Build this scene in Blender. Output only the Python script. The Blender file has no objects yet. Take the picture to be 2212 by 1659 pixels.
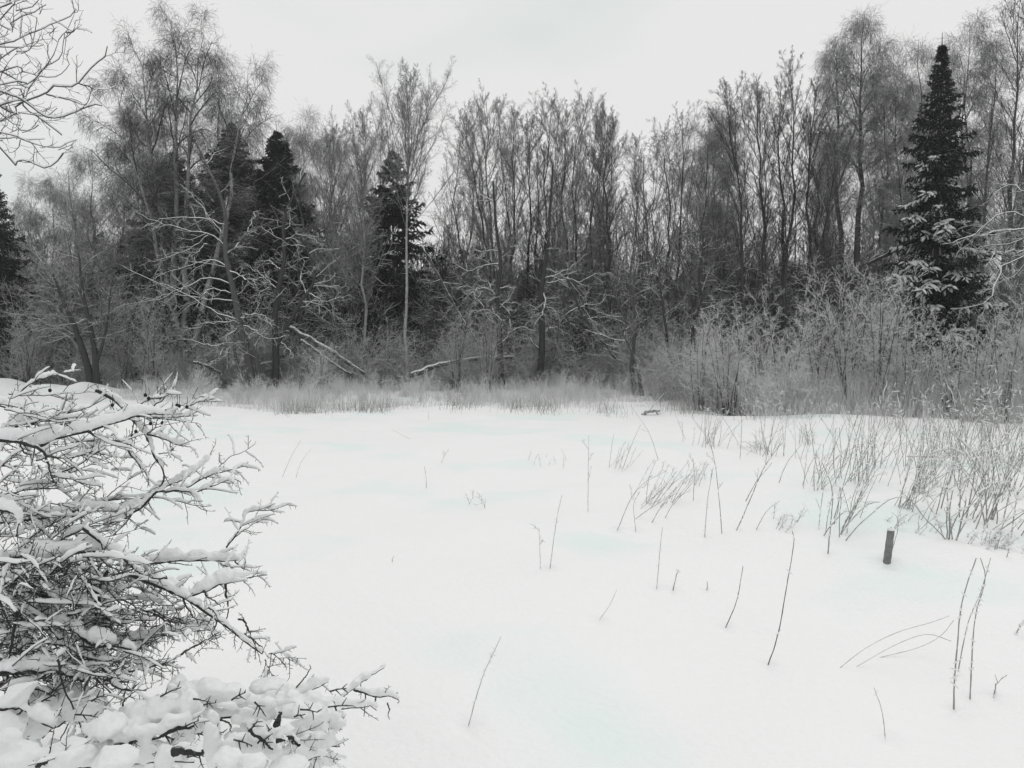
import bpy, math
import numpy as np
sc = bpy.context.scene
COL = sc.collection
# ---------------------------------------------------------------- camera
F_PX = 788.0; PITCH = math.atan(39/788.0); CAM = np.array([0.0, 0.0, 1.7])
cam = bpy.data.cameras.new('camera'); camo = bpy.data.objects.new('camera', cam); COL.objects.link(camo)
camo.location = CAM; camo.rotation_euler = (math.pi/2-PITCH, 0, 0)
cam.sensor_width = 36; cam.lens = 36*F_PX/1024; cam.clip_end = 2000; cam.clip_start = .05
sc.camera = camo
# ---------------------------------------------------------------- world: overcast sky, one soft sun
w = bpy.data.worlds.new('World'); sc.world = w; w.use_nodes = True
nt = w.node_tree; nt.nodes.clear()
wo = nt.nodes.new('ShaderNodeOutputWorld'); bg = nt.nodes.new('ShaderNodeBackground')
sky = nt.nodes.new('ShaderNodeTexSky'); sky.sky_type = 'NISHITA'; sky.sun_disc = False
SUN_EL, SUN_ROT = math.radians(48), math.radians(205)
sky.sun_elevation = SUN_EL; sky.sun_rotation = SUN_ROT; sky.dust_density = 4
hs = nt.nodes.new('ShaderNodeHueSaturation'); hs.inputs['Saturation'].default_value = .06
tc = nt.nodes.new('ShaderNodeTexCoord')
no = nt.nodes.new('ShaderNodeTexNoise'); no.inputs['Scale'].default_value = 1.3; no.inputs['Detail'].default_value = 3
mpg = nt.nodes.new('ShaderNodeMapping'); mpg.inputs['Scale'].default_value = (1, 1, 3)
cr = nt.nodes.new('ShaderNodeValToRGB')
cr.color_ramp.elements[0].position = .33; cr.color_ramp.elements[0].color = (6.7, 7.5, 7.3, 1)
cr.color_ramp.elements[1].position = .5; cr.color_ramp.elements[1].color = (8.35, 8.3, 8.3, 1)
mx = nt.nodes.new('ShaderNodeMix'); mx.data_type = 'RGBA'; mx.inputs[0].default_value = .93
L = nt.links.new
L(tc.outputs['Generated'], mpg.inputs['Vector']); L(mpg.outputs['Vector'], no.inputs['Vector'])
L(no.outputs['Fac'], cr.inputs['Fac']); L(sky.outputs['Color'], hs.inputs['Color'])
L(hs.outputs['Color'], mx.inputs[6]); L(cr.outputs['Color'], mx.inputs[7])
L(mx.outputs[2], bg.inputs['Color']); bg.inputs['Strength'].default_value = .1
L(bg.outputs['Background'], wo.inputs['Surface'])
sun = bpy.data.lights.new('sun', 'SUN'); sun.energy = .65; sun.angle = math.radians(35); sun.color = (1, .985, .96)
suno = bpy.data.objects.new('sun', sun); COL.objects.link(suno)
suno.rotation_euler = (math.pi/2-SUN_EL, 0, math.pi-SUN_ROT+math.pi)
sc.view_settings.view_transform = 'Standard'; sc.view_settings.look = 'None'
sc.view_settings.exposure = .04; sc.view_settings.gamma = 1
sc.cycles.use_denoising = True; sc.cycles.max_bounces = 5; sc.cycles.diffuse_bounces = 4
sc.cycles.caustics_reflective = False; sc.cycles.caustics_refractive = False

# ---------------------------------------------------------------- materials
def snow_fac(N, Lk, thr, soft=.35, nscale=9.0, namp=.5):
    g = N.new('ShaderNodeNewGeometry'); s = N.new('ShaderNodeSeparateXYZ'); Lk(g.outputs['Normal'], s.inputs[0])
    n = N.new('ShaderNodeTexNoise'); n.inputs['Scale'].default_value = nscale; n.inputs['Detail'].default_value = 2
    t = N.new('ShaderNodeTexCoord'); Lk(t.outputs['Object'], n.inputs['Vector'])
    m1 = N.new('ShaderNodeMath'); m1.operation = 'MULTIPLY_ADD'; m1.inputs[1].default_value = namp*2; m1.inputs[2].default_value = -namp
    Lk(n.outputs['Fac'], m1.inputs[0])
    a = N.new('ShaderNodeMath'); a.operation = 'ADD'; Lk(s.outputs['Z'], a.inputs[0]); Lk(m1.outputs[0], a.inputs[1])
    r = N.new('ShaderNodeMapRange'); r.inputs['From Min'].default_value = thr; r.inputs['From Max'].default_value = thr+soft
    Lk(a.outputs[0], r.inputs['Value'])
    return r.outputs[0], n.outputs['Fac']
def frosty(name, bark, thr, snow=(.8, .81, .81), soft=.35, nscale=9.0, namp=.5, dark=.6):
    m = bpy.data.materials.new(name); m.use_nodes = True; N = m.node_tree.nodes; Lk = m.node_tree.links.new
    p = N['Principled BSDF']; p.inputs['Roughness'].default_value = .85; p.inputs['Specular IOR Level'].default_value = .15
    f, nf = snow_fac(N, Lk, thr, soft, nscale, namp)
    b = N.new('ShaderNodeMix'); b.data_type = 'RGBA'
    b.inputs[6].default_value = (*[c*dark for c in bark], 1); b.inputs[7].default_value = (*[c*(2-dark) for c in bark], 1)
    n2 = N.new('ShaderNodeTexNoise'); n2.inputs['Scale'].default_value = nscale*2.3; n2.inputs['Detail'].default_value = 5
    t = N.new('ShaderNodeTexCoord'); Lk(t.outputs['Object'], n2.inputs['Vector']); Lk(n2.outputs['Fac'], b.inputs[0])
    x = N.new('ShaderNodeMix'); x.data_type = 'RGBA'; Lk(f, x.inputs[0]); Lk(b.outputs[2], x.inputs[6]); x.inputs[7].default_value = (*snow, 1)
    Lk(x.outputs[2], p.inputs['Base Color'])
    return m
def plain(name, col, rough=.8, bump=0, bs=20, var=.0, vs=3):
    m = bpy.data.materials.new(name); m.use_nodes = True; N = m.node_tree.nodes; Lk = m.node_tree.links.new
    p = N['Principled BSDF']; p.inputs['Roughness'].default_value = rough; p.inputs['Specular IOR Level'].default_value = .2
    p.inputs['Base Color'].default_value = (*col, 1)
    t = N.new('ShaderNodeTexCoord')
    n = N.new('ShaderNodeTexNoise'); n.inputs['Scale'].default_value = vs; n.inputs['Detail'].default_value = 4
    Lk(t.outputs['Object'], n.inputs['Vector'])
    b = N.new('ShaderNodeMix'); b.data_type = 'RGBA'; Lk(n.outputs['Fac'], b.inputs[0])
    b.inputs[6].default_value = (*[c*(1-var) for c in col], 1); b.inputs[7].default_value = (*[min(c*(1+var), .95) for c in col], 1)
    Lk(b.outputs[2], p.inputs['Base Color'])
    if bump:
        n2 = N.new('ShaderNodeTexNoise'); n2.inputs['Scale'].default_value = bs; n2.inputs['Detail'].default_value = 6
        Lk(t.outputs['Object'], n2.inputs['Vector'])
        bp = N.new('ShaderNodeBump'); bp.inputs['Strength'].default_value = bump; bp.inputs['Distance'].default_value = .01
        Lk(n2.outputs['Fac'], bp.inputs['Height']); Lk(bp.outputs[0], p.inputs['Normal'])
    return m
M = dict(
    bark=frosty('dark_bark', (.05, .05, .05), .62),
    bark_mid=frosty('grey_bark', (.085, .085, .085), .35),
    twig_dark=frosty('dark_twigs', (.055, .055, .055), .5, soft=.6),
    twig_mid=frosty('frosted_twigs', (.13, .13, .13), .2, soft=.8),
    twig_pale=frosty('rime_twigs', (.34, .34, .34), .1, soft=.9),
    rime=frosty('rime_brush', (.6, .6, .6), .0, soft=.9, snow=(.8, .81, .81)),
    limb_snow=frosty('snowy_limb', (.06, .06, .06), -.1, soft=.4, namp=.35),
    birch=frosty('birch_bark', (.30, .30, .30), .7, dark=.35, nscale=4),
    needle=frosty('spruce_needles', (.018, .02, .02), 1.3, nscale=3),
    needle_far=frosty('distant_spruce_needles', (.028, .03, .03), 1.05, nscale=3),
    snow=plain('snow', (.87, .875, .875), .7, bump=.25, bs=60, var=.01),
    caps=plain('snow_caps', (.80, .81, .81), .7, bump=.3, bs=70, var=.01),
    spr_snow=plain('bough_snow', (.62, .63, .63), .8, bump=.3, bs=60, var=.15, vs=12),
    stem=frosty('weed_stem', (.30, .30, .29), .35, nscale=28, namp=1.1, soft=.3),
    stem_dark=frosty('weed_stem_dark', (.11, .11, .11), .75, nscale=28, namp=1.0, soft=.3),
    grass=frosty('frosted_grass', (.68, .68, .68), .1, soft=.9, nscale=.9, namp=.6, dark=.7),
    post=frosty('weathered_wood', (.19, .19, .19), .9, nscale=14, dark=.35),
    over=frosty('rimed_limb_bark', (.09, .09, .09), .6, soft=.5),
    berry=plain('berry', (.02, .018, .018), .5, var=.3),
    near_bark=frosty('shrub_bark', (.045, .045, .045), .85, nscale=40, namp=.25, soft=.2),
)
# snow field: pale icy tint in wide patches
def snowfield():
    m = bpy.data.materials.new('snow_field'); m.use_nodes = True; N = m.node_tree.nodes; Lk = m.node_tree.links.new
    p = N['Principled BSDF']; p.inputs['Roughness'].default_value = .75; p.inputs['Specular IOR Level'].default_value = .15
    t = N.new('ShaderNodeTexCoord'); n = N.new('ShaderNodeTexNoise'); n.inputs['Scale'].default_value = .42; n.inputs['Detail'].default_value = 3
    Lk(t.outputs['Object'], n.inputs['Vector'])
    c = N.new('ShaderNodeValToRGB'); c.color_ramp.elements[0].position = .52; c.color_ramp.elements[1].position = .62
    c.color_ramp.elements[0].color = (.885, .885, .885, 1); c.color_ramp.elements[1].color = (.81, .875, .86, 1)
    Lk(n.outputs['Fac'], c.inputs['Fac']); Lk(c.outputs['Color'], p.inputs['Base Color'])
    n2 = N.new('ShaderNodeTexNoise'); n2.inputs['Scale'].default_value = 25; n2.inputs['Detail'].default_value = 7
    Lk(t.outputs['Object'], n2.inputs['Vector'])
    bp = N.new('ShaderNodeBump'); bp.inputs['Strength'].default_value = .5; bp.inputs['Distance'].default_value = .02
    Lk(n2.outputs['Fac'], bp.inputs['Height']); Lk(bp.outputs[0], p.inputs['Normal'])
    return m
M['field'] = snowfield()

# ---------------------------------------------------------------- projection helpers (1024x768 px of the photo -> metres)
cp, sp = math.cos(PITCH), math.sin(PITCH)
def ray(px, py):
    X = (px-512)/F_PX; Y = (384-py)/F_PX
    return np.array([X, cp+Y*sp, -sp+Y*cp])
def P(px, py, d):
    r = ray(px, py); return CAM+r*(d/r[1])
K = 1024/2212
def D(x, y): return (x*K, y*K)
def c1(x, y): return (x*.1544, y*.1544)
def c5(x, y): return (x*.1582, 225+y*.1582)
def c7(x, y): return (x*.1469, 362.5+y*.1469)
def c8(x, y): return (x*.1921, 575+y*.1921)
def cr_(x, y): return (850+x*.1356, 150+y*.1356)

def sm(a, b, x):
    t = np.clip((x-a)/(b-a), 0, 1); return t*t*(3-2*t)
_r = np.random.default_rng(21)
RIP = [(_r.normal(0, 2.6), _r.normal(0, 4.2), _r.uniform(0, 6), _r.uniform(.003, .0075)) for _ in range(12)]
HOL = []
def ground(x, y):
    x = np.asarray(x, float); y = np.asarray(y, float)
    h = .035*np.sin(.9*x+.4*y+1)+.03*np.sin(.5*x-.8*y)+.012*np.sin(2.3*x+1.1*y+2)+.010*np.sin(1.7*y-2.9*x)+.005*np.sin(5.1*x+2+3*np.sin(y))
    h = h*sm(0, 3, y)
    crest = 17.6-.30*(x-6.3)
    f = sm(4.8, 7.2, x)
    h = h+f*(.16*np.exp(-((y-crest+.6)/1.3)**2)-.62*sm(crest-.2, crest+2.2, y)*(1-sm(26, 34, y)))
    h = h+.42*np.exp(-((y-26.5)/1.5)**2)*sm(-13.2, -14.6, x)*(1+.25*np.sin(1.7*x)+.12*np.sin(4.3*x))
    # brush mound in the lower left
    h = h+.14*np.exp(-(((x+2.0)/1.0)**2+((y-3.0)/.95)**2))
    h = h+.05*np.exp(-(((x+1.3)/.75)**2+((y-2.5)/.35)**2))
    h = h+.12*np.exp(-(((x-8.2)/1.2)**2+((y-10.2)/.5)**2))+.10*np.exp(-(((x-6.6)/.9)**2+((y-9.2)/.4)**2))
    h = h+.05*np.exp(-(((x-3.2)/.8)**2+((y-5.4)/.22)**2))-.06*np.exp(-(((x-3.25)/.14)**2+((y-6.05)/.14)**2))
    h = h+sm(30, 70, y)*.5
    k = sm(1.5, 3.5, y)*(1-sm(24, 30, y))
    for fx, fy, ph, am in RIP: h = h+k*am*np.sin(fx*x+fy*y+ph+1.3*np.sin(.7*x-.5*y+ph))
    for hx, hy, hr, hd in HOL: h = h-hd*np.exp(-((x-hx)**2+(y-hy)**2)/(hr*hr))+hd*.35*np.exp(-((x-hx-hr)**2+(y-hy-hr*1.2)**2)/(hr*hr*2.2))
    return h
def hit(px, py):
    r = ray(px, py); t = 1.0
    for _ in range(400):
        q = CAM+r*t
        if q[2] <= ground(q[0], q[1]): break
        t *= 1.02
    lo, hi = t/1.02, t
    for _ in range(12):
        m = (lo+hi)/2; q = CAM+r*m
        if q[2] <= ground(q[0], q[1]): hi = m
        else: lo = m
    return q

# ---------------------------------------------------------------- mesh building
class MB:
    def __init__(s): s.v = []; s.f = []; s.n = 0; s.mk = None; s.m2 = None
    def add(s, v, f):
        v = np.asarray(v, np.float32).reshape(-1, 3); f = np.asarray(f, np.int32)
        s.v.append(v); s.f.append(f+s.n); s.n += len(v)
    def mesh(s, name, mat, smooth=True):
        me = bpy.data.meshes.new(name)
        V = np.concatenate(s.v); me.vertices.add(len(V)); me.vertices.foreach_set('co', V.ravel())
        tot = np.concatenate([np.full(len(f), f.shape[1], np.int32) for f in s.f])
        idx = np.concatenate([f.ravel() for f in s.f])
        me.loops.add(len(idx)); me.loops.foreach_set('vertex_index', idx)
        me.polygons.add(len(tot)); st = np.zeros(len(tot), np.int32); st[1:] = np.cumsum(tot)[:-1]
        me.polygons.foreach_set('loop_start', st)
        me.polygons.foreach_set('use_smooth', np.full(len(tot), smooth))
        me.materials.append(mat)
        if s.mk is not None:
            me.materials.append(s.m2); mi = np.concatenate([np.full(len(f), 1 if k >= s.mk else 0, np.int32) for k, f in enumerate(s.f)]); me.polygons.foreach_set('material_index', mi)
        me.update(calc_edges=True)
        return me
    def build(s, name, mat, parent=None, smooth=True, loc=None):
        if parent is not None:
            o0 = np.array(parent.location, np.float32)
            s.v = [v-o0 for v in s.v]
        o = bpy.data.objects.new(name, s.mesh(name, mat, smooth)); COL.objects.link(o); o.parent = parent
        return o
def norm(v): return v/np.maximum(np.linalg.norm(v, axis=-1, keepdims=True), 1e-9)
def tube(mb, pts, rad, S=3, cap=False):
    pts = np.asarray(pts, float); rad = np.asarray(rad, float)
    if pts.ndim == 2: pts = pts[None]; rad = rad[None]
    B, N, _ = pts.shape
    T = np.empty_like(pts); T[:, 1:-1] = pts[:, 2:]-pts[:, :-2]; T[:, 0] = pts[:, 1]-pts[:, 0]; T[:, -1] = pts[:, -1]-pts[:, -2]
    T = norm(T); main = norm(pts[:, -1]-pts[:, 0])
    ref = np.where(np.abs(main[:, 2:3]) > .85, np.array([[1., .0, 0]]), np.array([[0, 0, 1.]]))
    U = norm(np.cross(T, ref[:, None, :])); V = np.cross(U, T)
    a = np.arange(S)*2*np.pi/S+np.pi/2
    ring = pts[:, :, None, :]+rad[:, :, None, None]*(np.cos(a)[None, None, :, None]*U[:, :, None, :]+np.sin(a)[None, None, :, None]*V[:, :, None, :])
    b = np.arange(B)[:, None, None]*N*S; i = np.arange(N-1)[None, :, None]*S; k = np.arange(S)[None, None, :]; k2 = (k+1) % S
    q = np.stack([b+i+k, b+i+k2, b+i+S+k2, b+i+S+k], -1).reshape(-1, 4)
    mb.add(ring, q)
    if cap:
        off = mb.n-B*N*S
        for bb in range(B):
            mb.f.append(np.array([[off+bb*N*S+(N-1)*S+j for j in range(S)]], np.int32))
            mb.f.append(np.array([[off+bb*N*S+j for j in range(S)][::-1]], np.int32))
def resample(pl, n):
    pl = np.asarray(pl, float)
    if len(pl) > 2:   # catmull-rom smoothing
        q = [pl[0]]; e = np.vstack([2*pl[0]-pl[1], pl, 2*pl[-1]-pl[-2]])
        for i in range(len(pl)-1):
            a, b, c, d = e[i:i+4]
            for t in (.25, .5, .75, 1):
                q.append(.5*((2*b)+(-a+c)*t+(2*a-5*b+4*c-d)*t*t+(-a+3*b-3*c+d)*t**3))
        pl = np.array(q)
    s = np.r_[0, np.cumsum(np.linalg.norm(np.diff(pl, axis=0), axis=1))]
    u = np.linspace(0, s[-1], n)
    return np.stack([np.interp(u, s, pl[:, k]) for k in range(3)], 1)
def grow(rng, st, dr, ln, n, wob, trop=0., trop2=None):
    B = len(st); pts = np.empty((B, n+1, 3)); pts[:, 0] = st; d = norm(np.asarray(dr, float))
    ln = np.broadcast_to(ln, (B,)); step = (ln/n)[:, None]
    for i in range(n):
        tr = trop if trop2 is None else trop+(trop2-trop)*i/max(n-1, 1)
        d = d+rng.normal(0, wob, (B, 3)); d[:, 2] += tr; d = norm(d)
        pts[:, i+1] = pts[:, i]+d*step
    return pts
def spawn(rng, pts, rad, k, t0, t1, ang, angj, flat=0.):
    B, N, _ = pts.shape
    t = t0+(t1-t0)*((np.arange(k)[None]+rng.uniform(0, 1, (B, k)))/k)
    x = t*(N-1); i = np.minimum(x.astype(int), N-2); f = (x-i)[..., None]; bi = np.arange(B)[:, None]
    p = pts[bi, i]*(1-f)+pts[bi, i+1]*f; T = norm(pts[bi, i+1]-pts[bi, i]); r = rad[bi, i]*(1-f[..., 0])+rad[bi, i+1]*f[..., 0]
    ref = np.where(np.abs(T[..., 2:3]) > .9, np.array([1., 0, 0]), np.array([0, 0, 1.]))
    U = norm(np.cross(T, ref)); V = np.cross(U, T)
    ph = rng.uniform(0, 2*np.pi, (B, 1))+np.arange(k)[None]*2.4+rng.uniform(-.5, .5, (B, k))
    c, s = np.cos(ph)[..., None], np.sin(ph)[..., None]*(1-flat)
    a = np.radians(ang+rng.normal(0, angj, (B, k)))[..., None]
    d = np.cos(a)*T+np.sin(a)*norm(c*U+s*V)
    return p.reshape(-1, 3), d.reshape(-1, 3), r.reshape(-1), t.reshape(-1), np.repeat(np.arange(B), k)
def plen(pts): return np.linalg.norm(np.diff(pts, axis=1), axis=2).sum(1)
def levels(rng, mb, pts, rad, specs, S=3):
    """specs: list of dict(k,t0,t1,ang,len,r,n,wob,trop..); len relative to parent"""
    out = []
    for sp_ in specs:
        PL = plen(pts)
        s, d, r, t, bi = spawn(rng, pts, rad, sp_['k'], sp_.get('t0', .2), sp_.get('t1', 1), sp_['ang'], sp_.get('aj', 10), sp_.get('flat', 0))
        if 'shape' in sp_: ln = sp_['shape'](t)*sp_.get('L', 1)
        else: ln = PL[bi]*sp_['len']*(1.15-.75*t)
        if 'abs' in sp_: ln = np.full(len(t), sp_['abs'])*(1.1-.5*t)
        ln = ln*rng.uniform(.6, 1.25, len(t))
        n = sp_.get('n', 4)
        c = grow(rng, s, d, ln, n, sp_.get('wob', .12), sp_.get('trop', 0), sp_.get('trop2'))
        r0 = np.minimum(r*.75, sp_['r'])*rng.uniform(.75, 1.1, len(t)); r0 = np.maximum(r0, sp_.get('rmin', .0025))
        rr = r0[:, None]*np.linspace(1, sp_.get('tip', .45), n+1)[None]
        tube(mb, c, rr, sp_.get('S', S)); out.append((c, rr)); pts, rad = c, rr
    return out
def empty(name, loc, label=None, cat=None, group=None):
    o = bpy.data.objects.new(name, None); o.location = [float(a) for a in loc]; COL.objects.link(o)
    o.empty_display_size = .2
    if label: o['label'] = label
    if cat: o['category'] = cat
    if group: o['group'] = group
    return o
def tag(o, label, cat=None, group=None, kind=None):
    if label: o['label'] = label
    if cat: o['category'] = cat
    if group: o['group'] = group
    if kind: o['kind'] = kind
    return o

# ---------------------------------------------------------------- snow-covered ground
for _i in range(90):
    _d = _r.uniform(3, 16); HOL.append((_r.uniform(-.35, .6)*_d, _d, _r.uniform(.05, .22), _r.uniform(-.02, .025)))
for _q in ((1655, 1437), (1562, 1357), (1008, 1568), (1168, 1228), (1187, 1228), (1270, 1105), (1418, 1272), (1286, 1340), (1330, 1147), (1374, 1148), (1560, 1152), (1522, 1160), (1588, 1145), (1630, 1145), (1788, 1196), (2060, 1532), (2095, 1510), (1915, 1597), (1917, 1214), (2140, 1505), (1452, 1275), (1526, 1275)):
    _p = hit(*D(*_q)); HOL.append((_p[0], _p[1], .06 if _q[0] != 1917 else .13, .028 if _q[0] != 1917 else .05))
yy = np.concatenate([np.linspace(-4, 2, 40)[:-1], np.linspace(2, 12, 300)[:-1], np.linspace(12, 34, 260)[:-1], 34+186*np.linspace(0, 1, 60)**1.8])
ny, nx = len(yy), 700
uu = np.linspace(-1, 1, nx); uu = uu*(.6+.4*uu*uu)
Y = np.repeat(yy[:, None], nx, 1); X = uu[None]*(6+np.abs(Y)*1.25)
Z = ground(X, Y)
gi = np.arange((ny-1)*(nx-1)); gr, gc = gi//(nx-1), gi % (nx-1); q0 = gr*nx+gc
mb = MB(); mb.add(np.stack([X, Y, Z], -1), np.stack([q0, q0+1, q0+nx+1, q0+nx], 1))
g = mb.build('snow_ground', M['field']); g['kind'] = 'structure'

# ---------------------------------------------------------------- generic bare tree
def trunkline(base, top, n, rng, wob):
    t = np.linspace(0, 1, n)[:, None]; p = base+(top-base)*t
    nz = np.cumsum(rng.normal(0, wob, (n, 3)), 0); nz -= nz[0]; nz -= t*nz[-1]*.6; nz[:, 2] = 0
    return p+nz
KINDS = {
 'upright': lambda W, H: [dict(k=36, t0=.28, t1=.99, ang=27, aj=9, shape=lambda t: np.minimum(H*(1-t)*.85+.4, W*2.9), r=.019, n=8, wob=.06, trop=.045),
                          dict(k=11, t0=.10, ang=32, len=.34, r=.009, n=5, wob=.10, trop=.05),
                          dict(k=8, t0=.12, ang=42, len=.48, r=.0058, n=3, wob=.14, trop=.05),
                          dict(k=6, t0=.1, ang=50, len=.65, r=.0035, rmin=.003, n=1, wob=.18, trop=.04)],
 'birch': lambda W, H: [dict(k=30, t0=.3, t1=.98, ang=40, aj=10, shape=lambda t: W*1.35*(.3+1.1*np.sqrt(np.clip((1-t)*t*3.4, 0, 1))), r=.04, n=8, wob=.08, trop=.06, trop2=-.12),
                        dict(k=10, t0=.15, ang=45, len=.42, r=.013, n=5, wob=.12, trop=-.02, trop2=-.2),
                        dict(k=8, t0=.1, ang=45, abs=.7, len=.6, r=.0075, n=4, wob=.14, trop=-.18, trop2=-.3),
                        dict(k=4, t0=.1, ang=38, abs=.38, len=.6, r=.0052, rmin=.0045, n=2, wob=.16, trop=-.25)],
 'fuzzy': lambda W, H: [dict(k=30, t0=.12, t1=.97, ang=48, aj=12, shape=lambda t: W*1.25*(.45+.8*np.sqrt(np.clip((1-t)*t*3.4, 0, 1))), r=.035, n=7, wob=.12, trop=.05),
                        dict(k=8, t0=.1, ang=48, len=.42, r=.016, n=4, wob=.16, trop=.03),
                        dict(k=6, t0=.1, ang=50, len=.5, r=.009, n=3, wob=.2, trop=.02),
                        dict(k=3, t0=.1, ang=50, len=.6, r=.006, rmin=.005, n=2, wob=.2, trop=.0)],
 'sparse': lambda W, H: [dict(k=18, t0=.15, t1=.97, ang=50, aj=14, shape=lambda t: W*1.5*(.45+.8*np.sqrt(np.clip((1-t)*t*3.4, 0, 1))), r=.03, n=8, wob=.14, trop=.06),
                        dict(k=8, t0=.15, ang=45, len=.42, r=.013, n=4, wob=.16, trop=.04),
                        dict(k=6, t0=.15, ang=45, len=.5, r=.008, n=3, wob=.18, trop=.02)],
}
SEED = [100]
def tree(name, label, kind, bx, d, tops, Wpx, tr=.11, path=None, bark='bark', twig='twig_dark', cat='tree', group=None, base_y=None, wob=.10, spread=.25, scale_k=1.0, t0=None, depth_j=.6):
    """bx: base px x (1024); d: metres; tops: list of (px,py) tip positions; one trunk to each; Wpx: crown half width px"""
    SEED[0] += 1; rng = np.random.default_rng(SEED[0])
    b = P(bx, 384, d); b[2] = ground(b[0], b[1])-.08
    root = empty(name, b, label, cat, group)
    W = Wpx/F_PX*d; cm = MB(); H = 0
    for j, (tx, ty) in enumerate(tops):
        tp = P(tx, ty, d+(rng.uniform(-depth_j, depth_j) if j else 0)); H = tp[2]-b[2]
        bb = b+np.array([(j-(len(tops)-1)/2)*spread*.7, rng.uniform(-.15, .15) if j else 0, 0])
        tl = trunkline(bb, tp, 14, rng, wob)
        if path is not None and j == 0: tl = resample([P(*D(*q), d) for q in path], 14); tl[0] = b
        if len(tops) > 1 and path is None:   # fan out low down
            t = np.linspace(0, 1, 14)[:, None]; tl[:, :2] += (np.sin(t*np.pi)*(tp-bb)[None]*.12)[:, :2]
        rr = tr*(H/13)*np.linspace(1, .06, 14)**1.1*rng.uniform(.8, 1.1); rr[0] *= 1.35
        mb = MB(); tube(mb, tl, rr, 7); mb.build('trunk', M[bark], root)
        tl = resample(tl, 20)[None]; rr = np.interp(np.linspace(0, 1, 20), np.linspace(0, 1, 14), rr)[None]
        sp_ = KINDS[kind](W/(1 if len(tops) == 1 else math.sqrt(len(tops))*.9), H)
        k0 = sp_[0]['k']; sp_[0]['k'] = max(8, int(k0*scale_k/(1 if len(tops) == 1 else len(tops)**.55)))
        if t0 is not None: sp_[0]['t0'] = t0
        levels(rng, cm, tl, rr, sp_)
    cm.build('crown', M[twig], root)
    return root
def copy_tree(o, loc, rz, s, label=None):
    c = o.copy(); COL.objects.link(c); c.location = loc; c.rotation_euler = (0, 0, rz); c.scale = (s, s, s)
    if label: c['label'] = label
    for ch in list(o.children):
        k = ch.copy(); COL.objects.link(k); k.parent = c
    return c

# ---------------------------------------------------------------- spruce
def spruce_geo(rng, base, H, R, nb, kt, kn, nl, tm, bm, nm, sm_=None, snow_top=.5, low=.03, dens=1.0):
    tl = np.stack([base+np.array([0, 0, 1])*H*t for t in np.linspace(0, 1, 12)]); rr = np.linspace(.013*H, .004, 12)
    if tm is not None: tube(tm, tl, rr, 7); tube(tm, np.array([tl[-1]-[0, 0, .3], tl[-1], tl[-1]+[0, 0, .35]]), np.array([.02, .015, .006]), 5)
    t = low+(1-low)*np.sort(rng.uniform(0, 1, nb))**.95
    t = np.clip(t, low, .99); ph = np.arange(nb)*2.4+rng.uniform(-.4, .4, nb)
    Lb = R*1.75*((1-t)**.86)*rng.uniform(.5, 1.25, nb)*(1-.25*np.exp(-t/.08))+.03
    el = -.15+1.0*t**2.2+rng.normal(0, .12, nb)
    d = np.stack([np.cos(ph)*np.cos(el), np.sin(ph)*np.cos(el), np.sin(el)], 1)
    s = base+np.stack([np.zeros(nb), np.zeros(nb), t*H], 1)
    b = grow(rng, s, d, Lb, 7, .05, -.16, .14)
    br = np.maximum(.006, Lb*.008)[:, None]*np.linspace(1, .35, 8)[None]
    tube(bm, b, br, 3)
    p, dd, r, tc_, bi = spawn(rng, b, br, kt, .12, 1., 52, 8, flat=.75)
    ln = (Lb[bi]*.30*(1.15-tc_)+.07+.05*np.minimum(Lb[bi], 1))*rng.uniform(.7, 1.2, len(bi))
    tw = grow(rng, p, dd, ln, 4, .08, -.16)
    tube(bm, tw, np.full((len(tw), 5), .004), 3)
    # needles: narrow blades lying along each shoot
    allp = tw; B = len(allp)
    tn = rng.uniform(0, 1, (B, kn)); x = tn*4; i = np.minimum(x.astype(int), 3); f = (x-i)[..., None]; q = np.arange(B)[:, None]
    c = allp[q, i]*(1-f)+allp[q, i+1]*f; T = norm(allp[q, i+1]-allp[q, i])
    rnd = norm(rng.normal(0, 1, (B, kn, 3))); dv = norm(T*.9+rnd*.75); dv[..., 2] -= .15
    side = norm(np.cross(dv, rng.normal(0, 1, (B, kn, 3))))
    l = nl*rng.uniform(.6, 1.2, (B, kn, 1))*np.minimum(1, .3+Lb*.6)[bi][:, None, None]; wd = l*.2
    v = np.stack([c-side*wd, c+side*wd, c+dv*l], 2).reshape(-1, 3)
    nm.add(v, np.arange(len(v)).reshape(-1, 3))
    # same on boughs
    B2 = nb; k2 = kn*3; tn = rng.uniform(.1, 1, (B2, k2)); x = tn*7; i = np.minimum(x.astype(int), 6); f = (x-i)[..., None]; q = np.arange(B2)[:, None]
    c = b[q, i]*(1-f)+b[q, i+1]*f; T = norm(b[q, i+1]-b[q, i]); dv = norm(T*.6+norm(rng.normal(0, 1, (B2, k2, 3))))
    side = norm(np.cross(dv, rng.normal(0, 1, (B2, k2, 3)))); l = nl*rng.uniform(.6, 1.3, (B2, k2, 1))*np.minimum(1, .3+Lb*.7)[:, None, None]; wd = l*.2
    v = np.stack([c-side*wd, c+side*wd, c+dv*l], 2).reshape(-1, 3); nm.add(v, np.arange(len(v)).reshape(-1, 3))
    if sm_ is not None:
        sel = (t < snow_top) & (rng.uniform(0, 1, nb) < .85-t*.8)
        o = b[sel][:, 3:]+np.array([0, 0, .025]); w_ = rng.uniform(.6, 1.2, (len(o), 1))
        tube(sm_, o, np.array([[.012, .032, .040, .032, .012]])*w_, 6)
        keep = sel[bi] & (tc_ > .35) & (rng.uniform(0, 1, len(bi)) < .85)
        o = tw[keep]+np.array([0, 0, .02]); tube(sm_, o, np.array([[.018, .036, .040, .030, .008]])*rng.uniform(.5, 1.2, (len(o), 1)), 5)
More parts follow.
